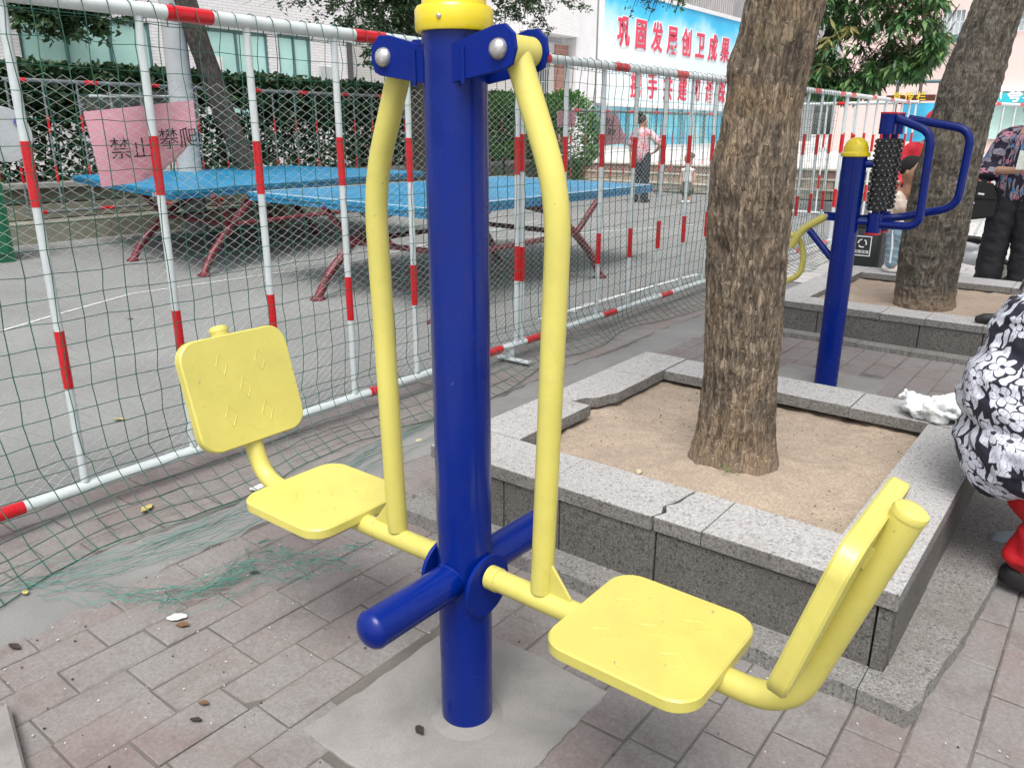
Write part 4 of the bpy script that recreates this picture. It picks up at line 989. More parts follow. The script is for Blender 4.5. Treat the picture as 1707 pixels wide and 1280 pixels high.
# notice board
nb_ = root('notice_board', 'roofed notice board with brown header, yellow characters and a blue poster', 'notice board')
q = lambda px, py: PYp(px, py, 17.0)
a = q(1478, 166); c = q(1560, 158); e = q(1470, 170)
MB().bx(a.x, c.x, 16.95, 17.02, a.z - .04, c.z - .0).build('header', plain('header_brown', (.10, .03, .02), .5), nb_)
a2 = q(1498, 236); c2 = q(1560, 169); MB().bx(a2.x, c2.x, 16.97, 17.0, a2.z, c2.z - .03).build('poster', plain('poster_blue', (.06, .42, .68), .4, .5, 1.2), nb_)
for px_ in (1492, 1530, 1562): p = q(px_, 170); MB().tube([(p.x, 17.06, 0), (p.x, 17.06, 2.15)], .03, 8).build('post', plain('post_dark', (.10, .09, .09), .5), nb_)
p0 = q(1440, 151); p1 = q(1600, 151); MB().tube([(p0.x, 17.06, 2.14), (p1.x, 17.06, 2.14)], .03, 8).build('roof_beam', FRAME, nb_)
YL = plain('yellow_char', (.75, .55, .05), .5)
for i, ch in enumerate('宣传栏'):
    p = q(1496 + i * 20, 168); glyphs(ch, .17, YL, lambda v, p=p: Vector((p.x + v.x, 16.945 + v.z * .5, a.z - .02 + v.y)), 1, .003, .004, 'character', nb_)

# ================================================================ mango tree behind the corner fence
def mango():
    t = root('mango_tree', 'leafy green mango tree with drooping long leaves and pinkish flower sprays', 'tree')
    rs = np.random.RandomState(12); ctr = PYp(1420, 60, 13.6); base = Vector((PYp(1300, 200, 13.8).x, 13.8, 0))
    MB().tube([base, base + Vector((.1, 0, 1.5)), (ctr.x - .3, 13.7, 2.8), (ctr.x, 13.6, 4.4)], [.16, .13, .10, .05], 12).build('trunk', BARKD, t, True)
    cl = []; br = MB(); fl = []; yl = []; prof = [(1365, 20), (1560, 0)]
    ros = []
    for k in range(640):
        px_ = rs.uniform(1345, 1572); 
        lim = np.interp(px_, [1345, 1400, 1450, 1470, 1500, 1530, 1550, 1572], [150, 158, 150, 130, 118, 128, 100, 80])
        py_ = rs.uniform(-150, lim) if k % 3 else lim - rs.rand() * 25
        g = np.sin(px_ * .045) * np.sin(py_ * .06)
        if 60 < py_ < 95 and px_ < 1480 and rs.rand() < .6: continue
        ros.append(PYp(px_, py_, 13.0 + rs.uniform(-.5, 1.3)))
    D = []
    for ctr_ in ros:
        n = 15; th = rs.uniform(0, 2*PI, n); tilt = rs.uniform(-.9, .25, n); L = rs.uniform(.13, .24, n)
        for j in range(n):
            d = Vector((math.cos(th[j]), math.sin(th[j]), tilt[j] * 1.1)).normalized(); s = d.cross(Vector((0, 0, 1))).normalized(); w = L[j] * .14
            p = Vector(ctr_) + Vector(rs.normal(0, .03, 3)); m_ = p + d * L[j] * .55 + Vector((0, 0, -.01)); tip = p + d * L[j] + Vector((0, 0, -L[j] * .32))
            D.append((p, m_ + s * w, m_ - s * w, tip, m_ - Vector((0, 0, .008))))
        br.tube([Vector(ctr_), Vector(ctr_) + Vector(rs.normal(0, .12, 3)) + Vector((-.05, .1, .18))], [.003, .007], 4)
    V = []; F = []
    for i, (p, a_, b_, tip, m_) in enumerate(D):
        V += [p, a_, m_, b_, tip]; k = i * 5; F += [(k, k+1, k+2), (k+1, k+4, k+2), (k, k+2, k+3), (k+2, k+4, k+3)]
    MB().add(V, F).build('leaves', L_MANGO, t, kind='stuff'); br.build('twigs', BARKG, t, kind='stuff')
    P = np.array([PYp(x, y, 12.9) for x, y in [(rs.uniform(1455, 1560), rs.uniform(-10, 90)) for _ in range(60)]])
    P = np.concatenate([P + rs.normal(0, .05, P.shape) for _ in range(14)]); leaf_obj('flower_sprays', [leaf_cloud(P, .03, .5, -.3, 4)], L_FLW, t, kind='stuff')
    for (x, y) in ((1394, 52), (1375, 110), (1418, 45), (1380, 68)):
        P = np.array([PYp(x, y, 12.7)] * 12) + rs.normal(0, .02, (12, 3)); leaf_obj('young_leaves', [leaf_cloud(P, .2, .25, .9, int(x))], L_YEL, t, kind='stuff')
mango()
# near overhanging twigs of the big tree (out of frame crown)
hang(t1, (-.9, 2.5, 2.6), [PYp(x, y, 5.2) for x, y in ((1045, 5), (1060, 12), (1075, 25), (1080, 38), (1090, 20), (1100, 8), (1115, 15), (1125, 22), (1050, 28), (1070, 5), (1130, 10))], L_DARK, .028, 9, 90, .045)
hang(t1, (-.9, 2.5, 2.65), [PYp(x, y, 5.1) for x, y in ((1110, 20), (1125, 26), (1135, 18), (1118, 10))], L_BRIGHT, .03, 10, 60, .03)
def crown(par, c, r, n, seed, mat):
    rs = np.random.RandomState(seed); k = 60; cs = rs.normal(0, .42, (k, 3)) * np.array(r) + np.array(c)
    P = cs[rs.randint(0, k, n)] + rs.normal(0, .16, (n, 3)); P = P[P[:, 2] > c[2] - r[2] * .8]
    leaf_obj('crown', [leaf_cloud(P, .09, .42, .2, seed)], mat, par, kind='stuff')
    b = MB()
    for q in cs[:24]: b.tube([(c[0], c[1], c[2] - r[2] * .7), Vector(q) * .5 + Vector(c) * .5, q], [.05, .03, .01], 6)
    b.build('limbs', BARKD, par, kind='stuff')
crown(t1, (-.7, 2.7, 3.9), (1.5, 1.5, .9), 9000, 51, L_DARK)
crown(t2, (-.4, 6.1, 4.4), (1.5, 1.5, .9), 8000, 52, L_DARK)
crown(t3, (-9.4, 4.9, 5.6), (1.8, 1.8, 1.0), 5000, 53, L_DARK)

# ================================================================ second machine: massage post
mp_ = root('massage_post', 'blue post with yellow cap carrying two spiked black massage rollers and bent handles', 'exercise machine', (-1.12, 4.12, 0))
MB().tube([(0, 0, -.008), (0, 0, 1.165)], .057, 32).build('post', BLUE, mp_, True)
MB().lathe([(.063, 1.152), (.067, 1.156), (.066, 1.168), (.057, 1.176), (.055, 1.196), (.047, 1.218), (.030, 1.234), (.012, 1.241), (.001, 1.242)], (0, 0, 0), 32).build('post_cap', CAPY, mp_, True)
BLK = plain('roller_black', (.012, .012, .013), .45); SPK = plain('roller_knob_tip', (.25, .25, .26), .4)
for i, (rx, ry) in enumerate(((.122, 0.02), (.128, .15))):
    zz0, zz1 = .80, 1.335
    MB().tube([(rx, ry, zz0), (rx, ry, zz1)], .016, 12).build('roller_shaft', BLUE, mp_, True)
    rl = MB().tube([(rx, ry, .905), (rx, ry, 1.065), (rx, ry, 1.068), (rx, ry, 1.072), (rx, ry, 1.075), (rx, ry, 1.235)], [.039, .039, .033, .033, .039, .039], 20).build('massage_roller', BLK, mp_, True)
    kb = MB(); kt = MB()
    for a in range(10):
        for z in range(15):
            an = 2*PI*(a + .5 * (z % 2)) / 10; zc = .918 + z * .0218; d = Vector((math.cos(an), math.sin(an), 0)); p = Vector((rx, ry, zc)) + d * .0385
            kb.lathe([(.0085, 0), (.0075, .005), (.004, .008)], p, 6, d); kt.lathe([(.0042, 0), (.0015, .0022)], p + d * .0078, 5, d)
    kb.build('knobs', BLK, rl, kind='stuff'); kt.build('knob_tips', SPK, rl, kind='stuff')
    MB().tube([(rx, ry, 1.255), (rx, ry, 1.345)], .036, 20).build('end_block', BLUE, mp_, True); MB().tube([(rx, ry, 1.3455), (rx, ry, 1.353)], .037, 20).build('red_plug', REDT, mp_, True)
    MB().tube([(rx, ry, .80), (rx, ry, .892)], .034, 20).build('end_block', BLUE, mp_, True); MB().tube([(rx, ry, .791), (rx, ry, .7995)], .036, 20).build('red_plug', REDT, mp_, True)
h1 = arc([(.16, .02, 1.325), (.315, .02, 1.265), (.32, .02, .84), (.15, .02, .84)], 8, .06)
h2 = arc([(.18, .15, 1.325), (.455, .15, 1.275), (.445, .15, .93), (.20, .15, .865), (.05, .03, .86)], 8, .07)
MB().tube(h1, .019, 16).build('handle', BLUE, mp_, True); MB().tube(h2, .019, 16).build('handle', BLUE, mp_, True)
for z in (1.12, .85): MB().tube([(.04, 0, z), (.14, .03, z)], .019, 14).build('bracket_arm', BLUE, mp_, True)
MB().box((-.075, 0, .865), (.075, .012, .04)).build('bracket', BLUED, mp_); MB().lathe([(.014, 0), (.010, .008), (.001, .01)], (-.10, -.007, .865), 12, (0, -1, 0)).build('bolt', STEEL, mp_, True)
MB().tube(arc([(-.10, 0, .865), (-.215, 0, .79), (-.26, 0, .70)], 5, .04), .019, 14).build('yellow_rod', YEL, mp_, True)
MB().tube([(-.05, 0, .66), (-.175, 0, .79)], .017, 14).build('strut', BLUE, mp_, True)
MB().tube(arc([(-.30, .05, .76), (-.225, .05, .73), (-.200, .05, .63), (-.215, .05, .55), (-.28, .05, .51)], 6, .07), .015, 14).build('yellow_hoop', YEL, mp_, True)

# ================================================================ blobs for people and soft things
def blob(name, prims, voxel, mat, parent=None, smooth=4, factor=.5, uv=None, **kw):
    b = MB()
    for p in prims:
        if p[0] == 'c':      # tapered capsule
            _, a, r1, c, r2_ = p; a = Vector(a); c = Vector(c); d = (c - a); L = d.length; n = 10; P = []
            prof = []
            for k in range(5): t = -PI/2 + PI/2 * k / 4; prof.append((max(r1 * math.cos(t), .0005), r1 * math.sin(t)))
            for k in range(5): t = PI/2 * k / 4; prof.append((max(r2_ * math.cos(t), .0005), L + r2_ * math.sin(t)))
            b.lathe(prof, a, 14, d.normalized() if L > 1e-6 else None)
        else:                # ellipsoid: centre, radii, euler
            _, c, rr = p[:3]; R_ = Matrix.Identity(3)
            if len(p) > 3:
                from mathutils import Euler
                R_ = Euler(p[3]).to_matrix()
            n, m = 18, 10; V = []; F = []
            for i in range(m + 1):
                t = -PI/2 + PI * i / m; ct = max(math.cos(t), .01)
                for j in range(n): a = 2*PI*j/n; V.append(R_ @ Vector((rr[0]*ct*math.cos(a), rr[1]*ct*math.sin(a), rr[2]*math.sin(t))) + Vector(c))
            F = [(i*n+j, i*n+(j+1) % n, (i+1)*n+(j+1) % n, (i+1)*n+j) for i in range(m) for j in range(n)] + [tuple(range(n-1, -1, -1)), tuple(m*n+j for j in range(n))]
            b.add(V, F)
    o = link(name, b.mesh(name), None); md = o.modifiers.new('r', 'REMESH'); md.mode = 'VOXEL'; md.voxel_size = voxel; md.use_smooth_shade = True
    if smooth: sm_ = o.modifiers.new('s', 'SMOOTH'); sm_.iterations = smooth; sm_.factor = factor
    bpy.context.view_layer.update()
    me = bpy.data.meshes.new_from_object(o.evaluated_get(bpy.context.evaluated_depsgraph_get())); bpy.data.objects.remove(o)
    me.materials.clear(); me.name = name
    me.polygons.foreach_set('use_smooth', [True] * len(me.polygons))
    if uv: uv(me)
    return link(name, me, mat, parent, **kw)
def wr_(me): wrinkle(me, .007, 12, 31); wrinkle(me, .004, 28, 33)
SKIN = plain('skin', (.50, .29, .20), .5, .06, 10); SKINC = plain('skin_child', (.36, .19, .12), .5, .06, 10); HAIR = plain('black_hair', (.012, .010, .010), .5, .3, 40)
def wrinkle(me, amp, sc, seed):
    co = np.empty(len(me.vertices) * 3, np.float32); me.vertices.foreach_get('co', co); co = co.reshape(-1, 3); no = np.empty_like(co); me.vertices.foreach_get('normal', no.reshape(-1)) if False else None
    nn = np.array([v.normal[:] for v in me.vertices])
    h = vn2(co[:, 0] * sc + co[:, 2] * sc * .6 + 50, co[:, 2] * sc * 1.4 + co[:, 1] * sc * .5 + 50, seed) - .5; h = (1 - np.abs(2 * h) * 2)
    h2 = vn2(co[:, 1] * sc * 2 + 70, co[:, 2] * sc * 2.2 + 70, seed + 1) - .5
    co += nn * (amp * h + amp * .6 * h2)[:, None]; me.vertices.foreach_set('co', co.astype(np.float32).ravel()); me.update()
def hand(prims, w, d, k=1.0):
    """palm at wrist w pointing d with five separate fingers"""
    w = Vector(w); d = Vector(d).normalized(); s = d.orthogonal().normalized(); n = d.cross(s)
    prims.append(('c', w, .018 * k, w + d * .055 * k, .022 * k))
    for i, L in enumerate((.055, .065, .06, .045)):
        b0 = w + d * .065 * k + s * (i - 1.5) * .017 * k; m_ = b0 + d * L * .5 * k + n * .004 * k; e = m_ + d * L * .35 * k + n * .022 * k
        prims += [('c', b0, .0075 * k, m_, .007 * k), ('c', m_, .007 * k, e, .0055 * k)]
    t0 = w + d * .02 * k - s * .02 * k; prims.append(('c', t0, .009 * k, t0 + (d * .5 - s + n * .5).normalized() * .05 * k, .007 * k))
def head(prims, c, f, k=1.0, up=Vector((0, 0, 1))):
    """c centre of skull, f facing"""
    c = Vector(c); f = Vector(f).normalized(); s = f.cross(up).normalized()
    prims += [('e', c, (.078*k, .092*k, .10*k), (0, 0, math.atan2(f.y, f.x) - PI/2)), ('c', c + f*.03*k - up*.05*k, .055*k, c + f*.045*k - up*.085*k, .032*k),
              ('c', c + f*.085*k - up*.005*k, .010*k, c + f*.102*k - up*.032*k, .014*k), ('e', c + f*.088*k - up*.062*k, (.02*k, .014*k, .008*k)),
              ('e', c + s*.078*k - up*.01*k, (.014*k, .016*k, .026*k)), ('e', c - s*.078*k - up*.01*k, (.014*k, .016*k, .026*k)), ('c', c - up*.06*k - f*.01*k, .05*k, c - up*.16*k - f*.02*k, .05*k)]
def eyes(c, f, k, par):
    c = Vector(c); f = Vector(f).normalized(); s = f.cross(Vector((0, 0, 1))).normalized()
    for q in (1, -1): MB().lathe([(.001, -.006), (.010, -.002), (.010, .002), (.001, .006)], c + f*.088*k + s*q*.032*k + Vector((0, 0, .006*k)), 10, f).build('eye', HAIR, par)

# ---- woman seated on the near planter
def floral_mat(name, bg_, petal, vein, sc=11.0, size=.44, accent=None, density=.5):
    m, n, b = newmat(name); uvn = n.nodes.new('ShaderNodeAttribute'); uvn.attribute_name = 'pat'; P = uvn.outputs['Vector']
    wob = N(n, 'ShaderNodeTexNoise'); wob.inputs['Scale'].default_value = 14; n.links.new(P, wob.inputs['Vector'])
    # leaves: stretched voronoi strokes in two directions
    out = None
    def leaves(rot, s1, thr, sd):
        mp = n.nodes.new('ShaderNodeMapping'); mp.inputs['Rotation'].default_value = (0, 0, rot); mp.inputs['Scale'].default_value = (s1, s1 * .36, 1); mp.inputs['Location'].default_value = (sd, sd, 0)
        av = n.nodes.new('ShaderNodeVectorMath'); av.operation = 'MULTIPLY_ADD'; n.links.new(wob.outputs['Color'], av.inputs[0]); av.inputs[1].default_value = (.018, .018, 0); n.links.new(P, av.inputs[2])
        n.links.new(av.outputs[0], mp.inputs[0])
        v = N(n, 'ShaderNodeTexVoronoi'); v.voronoi_dimensions = '2D'; v.feature = 'DISTANCE_TO_EDGE'; v.inputs['Scale'].default_value = 1; n.links.new(mp.outputs[0], v.inputs['Vector'])
        v2 = N(n, 'ShaderNodeTexVoronoi'); v2.voronoi_dimensions = '2D'; v2.inputs['Scale'].default_value = 1; n.links.new(mp.outputs[0], v2.inputs['Vector'])
        a = ramp(n, v.outputs['Distance'], [(thr, 0), (thr + .03, 1)]); on = ramp(n, v2.outputs['Color'], [(density - .01, 1), (density, 0)])
        return mix(n, 1.0, a, on, 'MULTIPLY')
    l1 = leaves(.6, sc * 2.3, .10, 0); l2 = leaves(-.9, sc * 1.9, .11, 3.3); L_ = mix(n, 1.0, l1, l2, 'LIGHTEN')
    c = mix(n, L_, bg_, petal)
    # flowers
    v = N(n, 'ShaderNodeTexVoronoi'); v.voronoi_dimensions = '2D'; v.inputs['Scale'].default_value = sc; v.inputs['Randomness'].default_value = .75; n.links.new(P, v.inputs['Vector'])
    sb = n.nodes.new('ShaderNodeVectorMath'); sb.operation = 'SUBTRACT'
    ml = n.nodes.new('ShaderNodeVectorMath'); ml.operation = 'MULTIPLY'; ml.inputs[1].default_value = (1, 1, 0)
    n.links.new(P, sb.inputs[0]); n.links.new(v.outputs['Position'], sb.inputs[1])
    n.links.new(sb.outputs[0], ml.inputs[0]); sep = n.nodes.new('ShaderNodeSeparateXYZ'); n.links.new(ml.outputs[0], sep.inputs[0])
    def mth(op, a, b_=None, c_=None):
        x = n.nodes.new('ShaderNodeMath'); x.operation = op
        for i, q in enumerate((a, b_, c_)):
            if q is None: continue
            if isinstance(q, (int, float)): x.inputs[i].default_value = q
            else: n.links.new(q, x.inputs[i])
        return x.outputs[0]
    th = mth('ARCTAN2', sep.outputs[1], sep.outputs[0]); d = v.outputs['Distance']
    pet = mth('ABSOLUTE', mth('COSINE', mth('MULTIPLY', th, 2.5))); rad = mth('MULTIPLY_ADD', pet, size * .45, size * .5)
    dr = mth('DIVIDE', d, mth('MULTIPLY', rad, 2.0)); ins = ramp(n, dr, [(.47, 1), (.50, 0)]); ring = ramp(n, dr, [(.56, 1), (.58, 0)])
    onf = ramp(n, v.outputs['Color'], [(.52, 1), (.53, 0)])
    c = mix(n, mix(n, 1.0, ring, onf, 'MULTIPLY'), c, bg_)
    pc = petal if accent is None else mix(n, ramp(n, v.outputs['Color'], [(.30, 0), (.31, 1)]), accent[0], accent[1])
    c = mix(n, mix(n, 1.0, ins, onf, 'MULTIPLY'), c, pc)
    line = ramp(n, pet, [(.06, 1), (.14, 0)]); c = mix(n, mix(n, 1.0, mix(n, 1.0, ins, line, 'MULTIPLY'), onf, 'MULTIPLY'), c, vein)
    cen = ramp(n, mth('DIVIDE', d, size), [(.14, 1), (.20, 0)]); c = mix(n, mix(n, 1.0, cen, onf, 'MULTIPLY'), c, vein)
    # thin veins
    wv = N(n, 'ShaderNodeTexWave'); wv.inputs['Scale'].default_value = sc * 2.2; wv.inputs['Distortion'].default_value = 9; wv.inputs['Detail'].default_value = 3; n.links.new(P, wv.inputs['Vector'])
    c = mix(n, ramp(n, wv.outputs['Fac'], [(.0, .7), (.05, 0)]), c, vein)
    n.links.new(c, b.inputs['Base Color']); b.inputs['Roughness'].default_value = .75
    return m
def cyl_uv(cx, cy, R_=.22, ang0=0):
    def f(me):
        at = me.attributes.new('pat', 'FLOAT_VECTOR', 'POINT'); n = len(me.vertices); co = np.empty(n * 3, np.float32); me.vertices.foreach_get('co', co); co = co.reshape(-1, 3)
        a = np.arctan2(co[:, 1] - cy, co[:, 0] - cx) - ang0; a = np.arctan2(np.sin(a), np.cos(a))
        o = np.stack([a * R_, co[:, 2] * 1.05 + .25 * (co[:, 0] - cx), np.zeros(n)], 1).astype(np.float32); at.data.foreach_set('vector', o.ravel())
    return f
FLW1 = floral_mat('black_white_floral', (.010, .010, .022), (.56, .58, .66), (.02, .02, .04), 17.5, .52, None, .60)
w1 = root('person', 'woman in black and white floral blouse and red trousers seated on near planter', 'person')
SK1 = []
pel = Vector((-.10, 2.58, .36)); chest = Vector((-.02, 2.66, .70)); neck = Vector((.06, 2.66, .86)); hd = Vector((.13, 2.66, .99))
SK1 += [('c', pel, .13, chest, .13), ('c', chest, .12, neck, .05)]
head(SK1, hd, (1, .1, -.3), 1.0)
knR = Vector((.10, 2.44, .36)); anR = Vector((-.055, 2.47, .085)); knL = Vector((.30, 2.74, .40)); anL = Vector((.22, 2.74, .08))
for pz_, k_, a_ in ((pel + Vector((.04, -.09, -.02)), knR, anR), (pel + Vector((.04, .09, -.02)), knL, anL)): SK1 += [('c', pz_, .085, k_, .055), ('c', k_, .05, a_, .033)]
for s_, y_ in ((-1, 2.50), (1, 2.83)):
    sh = Vector((-.01, y_, .80)); el = Vector((.12, y_ + s_ * .03, .56)); wr = Vector((.30, y_ - s_ * .02, .48)); SK1 += [('c', sh, .05, el, .04), ('c', el, .038, wr, .026)]; hand(SK1, wr, (1, -s_ * .1, -.2))
bd = blob('body', SK1, .011, SKIN, w1, 3)
blob('hair', [('e', hd + Vector((-.02, 0, .02)), (.095, .095, .105)), ('e', hd + Vector((-.11, 0, -.02)), (.05, .05, .05))], .012, HAIR, w1)
def uvw(me): wrinkle(me, .010, 11, 5); wrinkle(me, .005, 26, 6); cyl_uv(.0, 2.62, .27, -2.2)(me)
blob('blouse', [('c', Vector((-.19, 2.45, .395)), .115, Vector((-.17, 2.70, .40)), .13), ('e', Vector((-.165, 2.56, .44)), (.185, .26, .145)), ('e', Vector((-.175, 2.56, .57)), (.185, .25, .17)), ('e', Vector((-.145, 2.61, .70)), (.175, .235, .16)),
                ('c', Vector((-.09, 2.50, .80)), .085, Vector((-.09, 2.80, .80)), .085), ('c', Vector((-.05, 2.43, .78)), .075, Vector((.05, 2.40, .58)), .070), ('c', Vector((-.01, 2.85, .80)), .072, Vector((.11, 2.87, .60)), .062),
                ('c', Vector((-.06, 2.42, .395)), .085, Vector((.10, 2.42, .40)), .09), ('c', Vector((.0, 2.70, .38)), .10, Vector((.12, 2.74, .40)), .09)], .0085, FLW1, w1, 2, .5, uvw).location = (.045, .0, .008)
RTR = plain('red_trousers', (.52, .008, .016), .6, .15, 6)
blob('trousers', [('c', pel + Vector((.05, -.09, -.04)), .098, knR, .082), ('c', knR, .08, anR + Vector((.0, 0, .05)), .066), ('c', pel + Vector((.04, .09, -.04)), .098, knL, .075), ('c', knL, .072, anL + Vector((0, 0, .04)), .058), ('e', pel + Vector((.03, 0, -.02)), (.13, .17, .06))], .010, RTR, w1, 3, .5, wr_)
SHO = plain('black_shoe', (.015, .014, .015), .5); SHG = plain('grey_shoe', (.22, .27, .31), .6)
for a_, c_m in ((anR, SHO), (anL, SHO)):
    blob('shoe', [('c', a_ + Vector((-.03, 0, -.03)), .038, a_ + Vector((.13, 0, -.035)), .034), ('e', a_ + Vector((.05, 0, -.052)), (.12, .045, .018))], .009, c_m, w1)
sh_ = root('shoe', 'grey canvas shoe on the ground beside the red trousers', 'shoe'); 
blob('upper', [('c', Vector((-.155, 2.70, .040)), .026, Vector((-.10, 2.74, .045)), .028), ('e', Vector((-.13, 2.72, .018)), (.055, .032, .014))], .008, SHG, sh_)
# white plastic bag
def bagwr(me): wrinkle(me, .012, 30, 9); wrinkle(me, .006, 75, 19)
pb = blob('plastic_bag', [('e', Vector((-.50, 3.12, .292)), (.055, .05, .034)), ('e', Vector((-.435, 3.11, .30)), (.06, .06, .042)), ('e', Vector((-.38, 3.15, .305)), (.05, .06, .045)), ('c', Vector((-.53, 3.13, .30)), .02, Vector((-.565, 3.15, .325)), .012), ('c', Vector((-.37, 3.16, .32)), .02, Vector((-.33, 3.17, .36)), .014)], .006, plain('white_plastic', (.72, .76, .76), .35, .06, 20), None, 1, .4, bagwr)
tag(pb, 'crumpled white plastic bag on the far coping of the near planter', 'bag')

# ---- child at the back of the second planter
ch = root('person', 'small child in cream shirt and pale blue trousers eating behind the massage rollers', 'person'); cx_, cy_ = -1.45, 6.72; g0 = .215
SKc = []; hc = Vector((cx_ + .065, cy_ - .02, g0 + .765)); fc_ = Vector((.8, -.35, -.5)); head(SKc, hc, fc_, 1.0)
SKc += [('c', (cx_, cy_, g0 + .38), .07, (cx_, cy_, g0 + .58), .065)]
for s_ in (-1, 1):
    hp_ = Vector((cx_ - .02 * s_, cy_ + .045 * s_, g0 + .36)); kn = hp_ + Vector((.01, 0, -.17)); an = kn + Vector((-.005, 0, -.15)); SKc += [('c', hp_, .05, kn, .036), ('c', kn, .034, an, .025)]
    sh = Vector((cx_ - .01, cy_ + .085 * s_, g0 + .58)); el = sh + Vector((.05, 0, -.13)); wr = el + Vector((.09, -.04 * s_ - .02, .09)); SKc += [('c', sh, .028, el, .024), ('c', el, .023, wr, .017)]; hand(SKc, wr, (.6, -.4 * s_, .5), .62)
bdc = blob('body', SKc, .009, SKINC, ch, 3); eyes(hc, fc_, .92, ch)
blob('hair', [('e', hc + Vector((-.022, .012, .034)), (.093, .094, .084))], .010, plain('short_hair', (.012, .010, .009), .9, .3, 60), ch)
blob('shirt', [('c', (cx_, cy_ - .03, g0 + .36), .078, (cx_, cy_, g0 + .57), .062), ('c', (cx_, cy_ + .03, g0 + .36), .078, (cx_, cy_, g0 + .57), .062), ('c', (cx_ - .01, cy_ - .085, g0 + .575), .038, (cx_ + .02, cy_ - .09, g0 + .50), .040), ('c', (cx_ - .01, cy_ + .085, g0 + .575), .038, (cx_ + .02, cy_ + .09, g0 + .50), .040)], .009, plain('cream_shirt', (.66, .56, .47), .8), ch, 2, .5, wr_)
JN = plain('pale_jeans', (.20, .30, .38), .8, .15, 12)
blob('trousers', [v for s_ in (-1, 1) for v in (('c', (cx_ - .02*s_, cy_ + .045*s_, g0 + .34), .066, (cx_ - .01*s_, cy_ + .045*s_, g0 + .19), .052), ('c', (cx_ - .01*s_, cy_ + .045*s_, g0 + .19), .052, (cx_ - .01*s_, cy_ + .045*s_, g0 + .075), .046))], .009, JN, ch, 2, .5, wr_)
MB().tube([(cx_ + .0, cy_ - .108, g0 + .33), (cx_ + .01, cy_ - .100, g0 + .2), (cx_ + .01, cy_ - .094, g0 + .08)], .008, 6).build('side_stripe', WHL, ch)
for s_ in (-1, 1): blob('shoe', [('c', (cx_ - .03, cy_ + .045*s_, g0 + .032), .030, (cx_ + .07, cy_ + .035*s_, g0 + .028), .027), ('e', (cx_ + .02, cy_ + .04*s_, g0 + .014), (.075, .035, .013))], .008, plain('white_shoe', (.55, .52, .50), .7), ch)
cup = root('paper_cup', 'small white cup held to the mouth of the child', 'cup'); MB().lathe([(.018, 0), (.026, .06), (.0255, .06), (.0175, .003)], (cx_ + .155, cy_ - .10, g0 + .60), 14, (.3, -.1, 1)).build('cup', WHL, cup, True)

# ---- standing woman at the right edge
def uv2(me): wrinkle(me, .006, 10, 8); cyl_uv(-.80, 7.55, .2, 1.0)(me)
w2 = root('person', 'standing woman in dark flowered blouse and black trousers holding a small card', 'person'); X, Y = -.77, 7.58
SK2 = []; h2_ = Vector((X, Y, 1.44)); f2 = Vector((-.25, -1, -.12)); head(SK2, h2_, f2, 1.0); SK2 += [('c', (X, Y, .92), .12, (X, Y, 1.22), .11), ('c', (X, Y, 1.22), .09, (X, Y, 1.33), .045)]
for s_ in (-1, 1):
    hp_ = Vector((X + .085*s_, Y, .84)); kn = Vector((X + .105*s_, Y + .01, .46)); an = Vector((X + .115*s_, Y + .03, .08)); SK2 += [('c', hp_, .085, kn, .052), ('c', kn, .05, an, .034)]
sh = Vector((X - .165, Y, 1.22)); el = Vector((X - .26, Y + .02, .97)); wr = Vector((X - .02, Y - .20, .98)); SK2 += [('c', sh, .05, el, .04), ('c', el, .038, wr, .026)]; hand(SK2, wr, (.75, -.3, .5))
sh = Vector((X + .165, Y, 1.22)); el = Vector((X + .24, Y + .02, .97)); wr2 = Vector((X + .12, Y - .20, .95)); SK2 += [('c', sh, .05, el, .04), ('c', el, .038, wr2, .026)]; hand(SK2, wr2, (-.6, -.3, .4))
blob('body', SK2, .011, SKIN, w2, 3); eyes(h2_, f2, 1.0, w2)
blob('hair', [('e', h2_ + Vector((.01, .03, .035)), (.092, .085, .085)), ('e', h2_ + Vector((0, .07, -.02)), (.07, .05, .07))], .011, HAIR, w2)
FLW2 = floral_mat('dark_flowered', (.012, .010, .028), (.30, .28, .34), (.02, .02, .04), 15, .42, ((.10, .25, .50), (.62, .25, .34)), .35)
blob('blouse', [('c', (X - .05, Y, .84), .135, (X - .03, Y, 1.18), .12), ('c', (X + .05, Y, .84), .135, (X + .03, Y, 1.18), .12), ('c', (X - .16, Y, 1.22), .068, (X - .23, Y + .02, 1.02), .085), ('c', (X - .23, Y + .02, 1.02), .085, (X - .24, Y - .02, .96), .085), ('c', (X + .16, Y, 1.22), .068, (X + .23, Y + .02, 1.0), .085), ('c', (X - .12, Y, 1.25), .06, (X + .12, Y, 1.25), .06)], .010, FLW2, w2, 3, .5, uv2)
BTR = plain('black_trousers', (.010, .011, .015), .8)
blob('trousers', [v for s_ in (-1, 1) for v in (('c', (X + .07*s_, Y, .82), .115, (X + .105*s_, Y + .01, .46), .098), ('c', (X + .105*s_, Y + .01, .46), .098, (X + .12*s_, Y + .03, .09), .10))], .012, BTR, w2, 2, .5, wr_)
for s_ in (-1, 1): blob('shoe', [('c', (X + .12*s_, Y + .06, .035), .034, (X + .13*s_, Y - .10, .03), .03)], .010, SHO, w2)
cdh = root('card', 'small pale printed card held by the standing woman', 'card'); MB().box((X + .02, Y - .265, 1.06), (.095, .004, .14), Matrix.Rotation(.06, 3, 'Y')).build('card_sheet', plain('card_paper', (.62, .66, .60), .6, .25, 40), cdh)
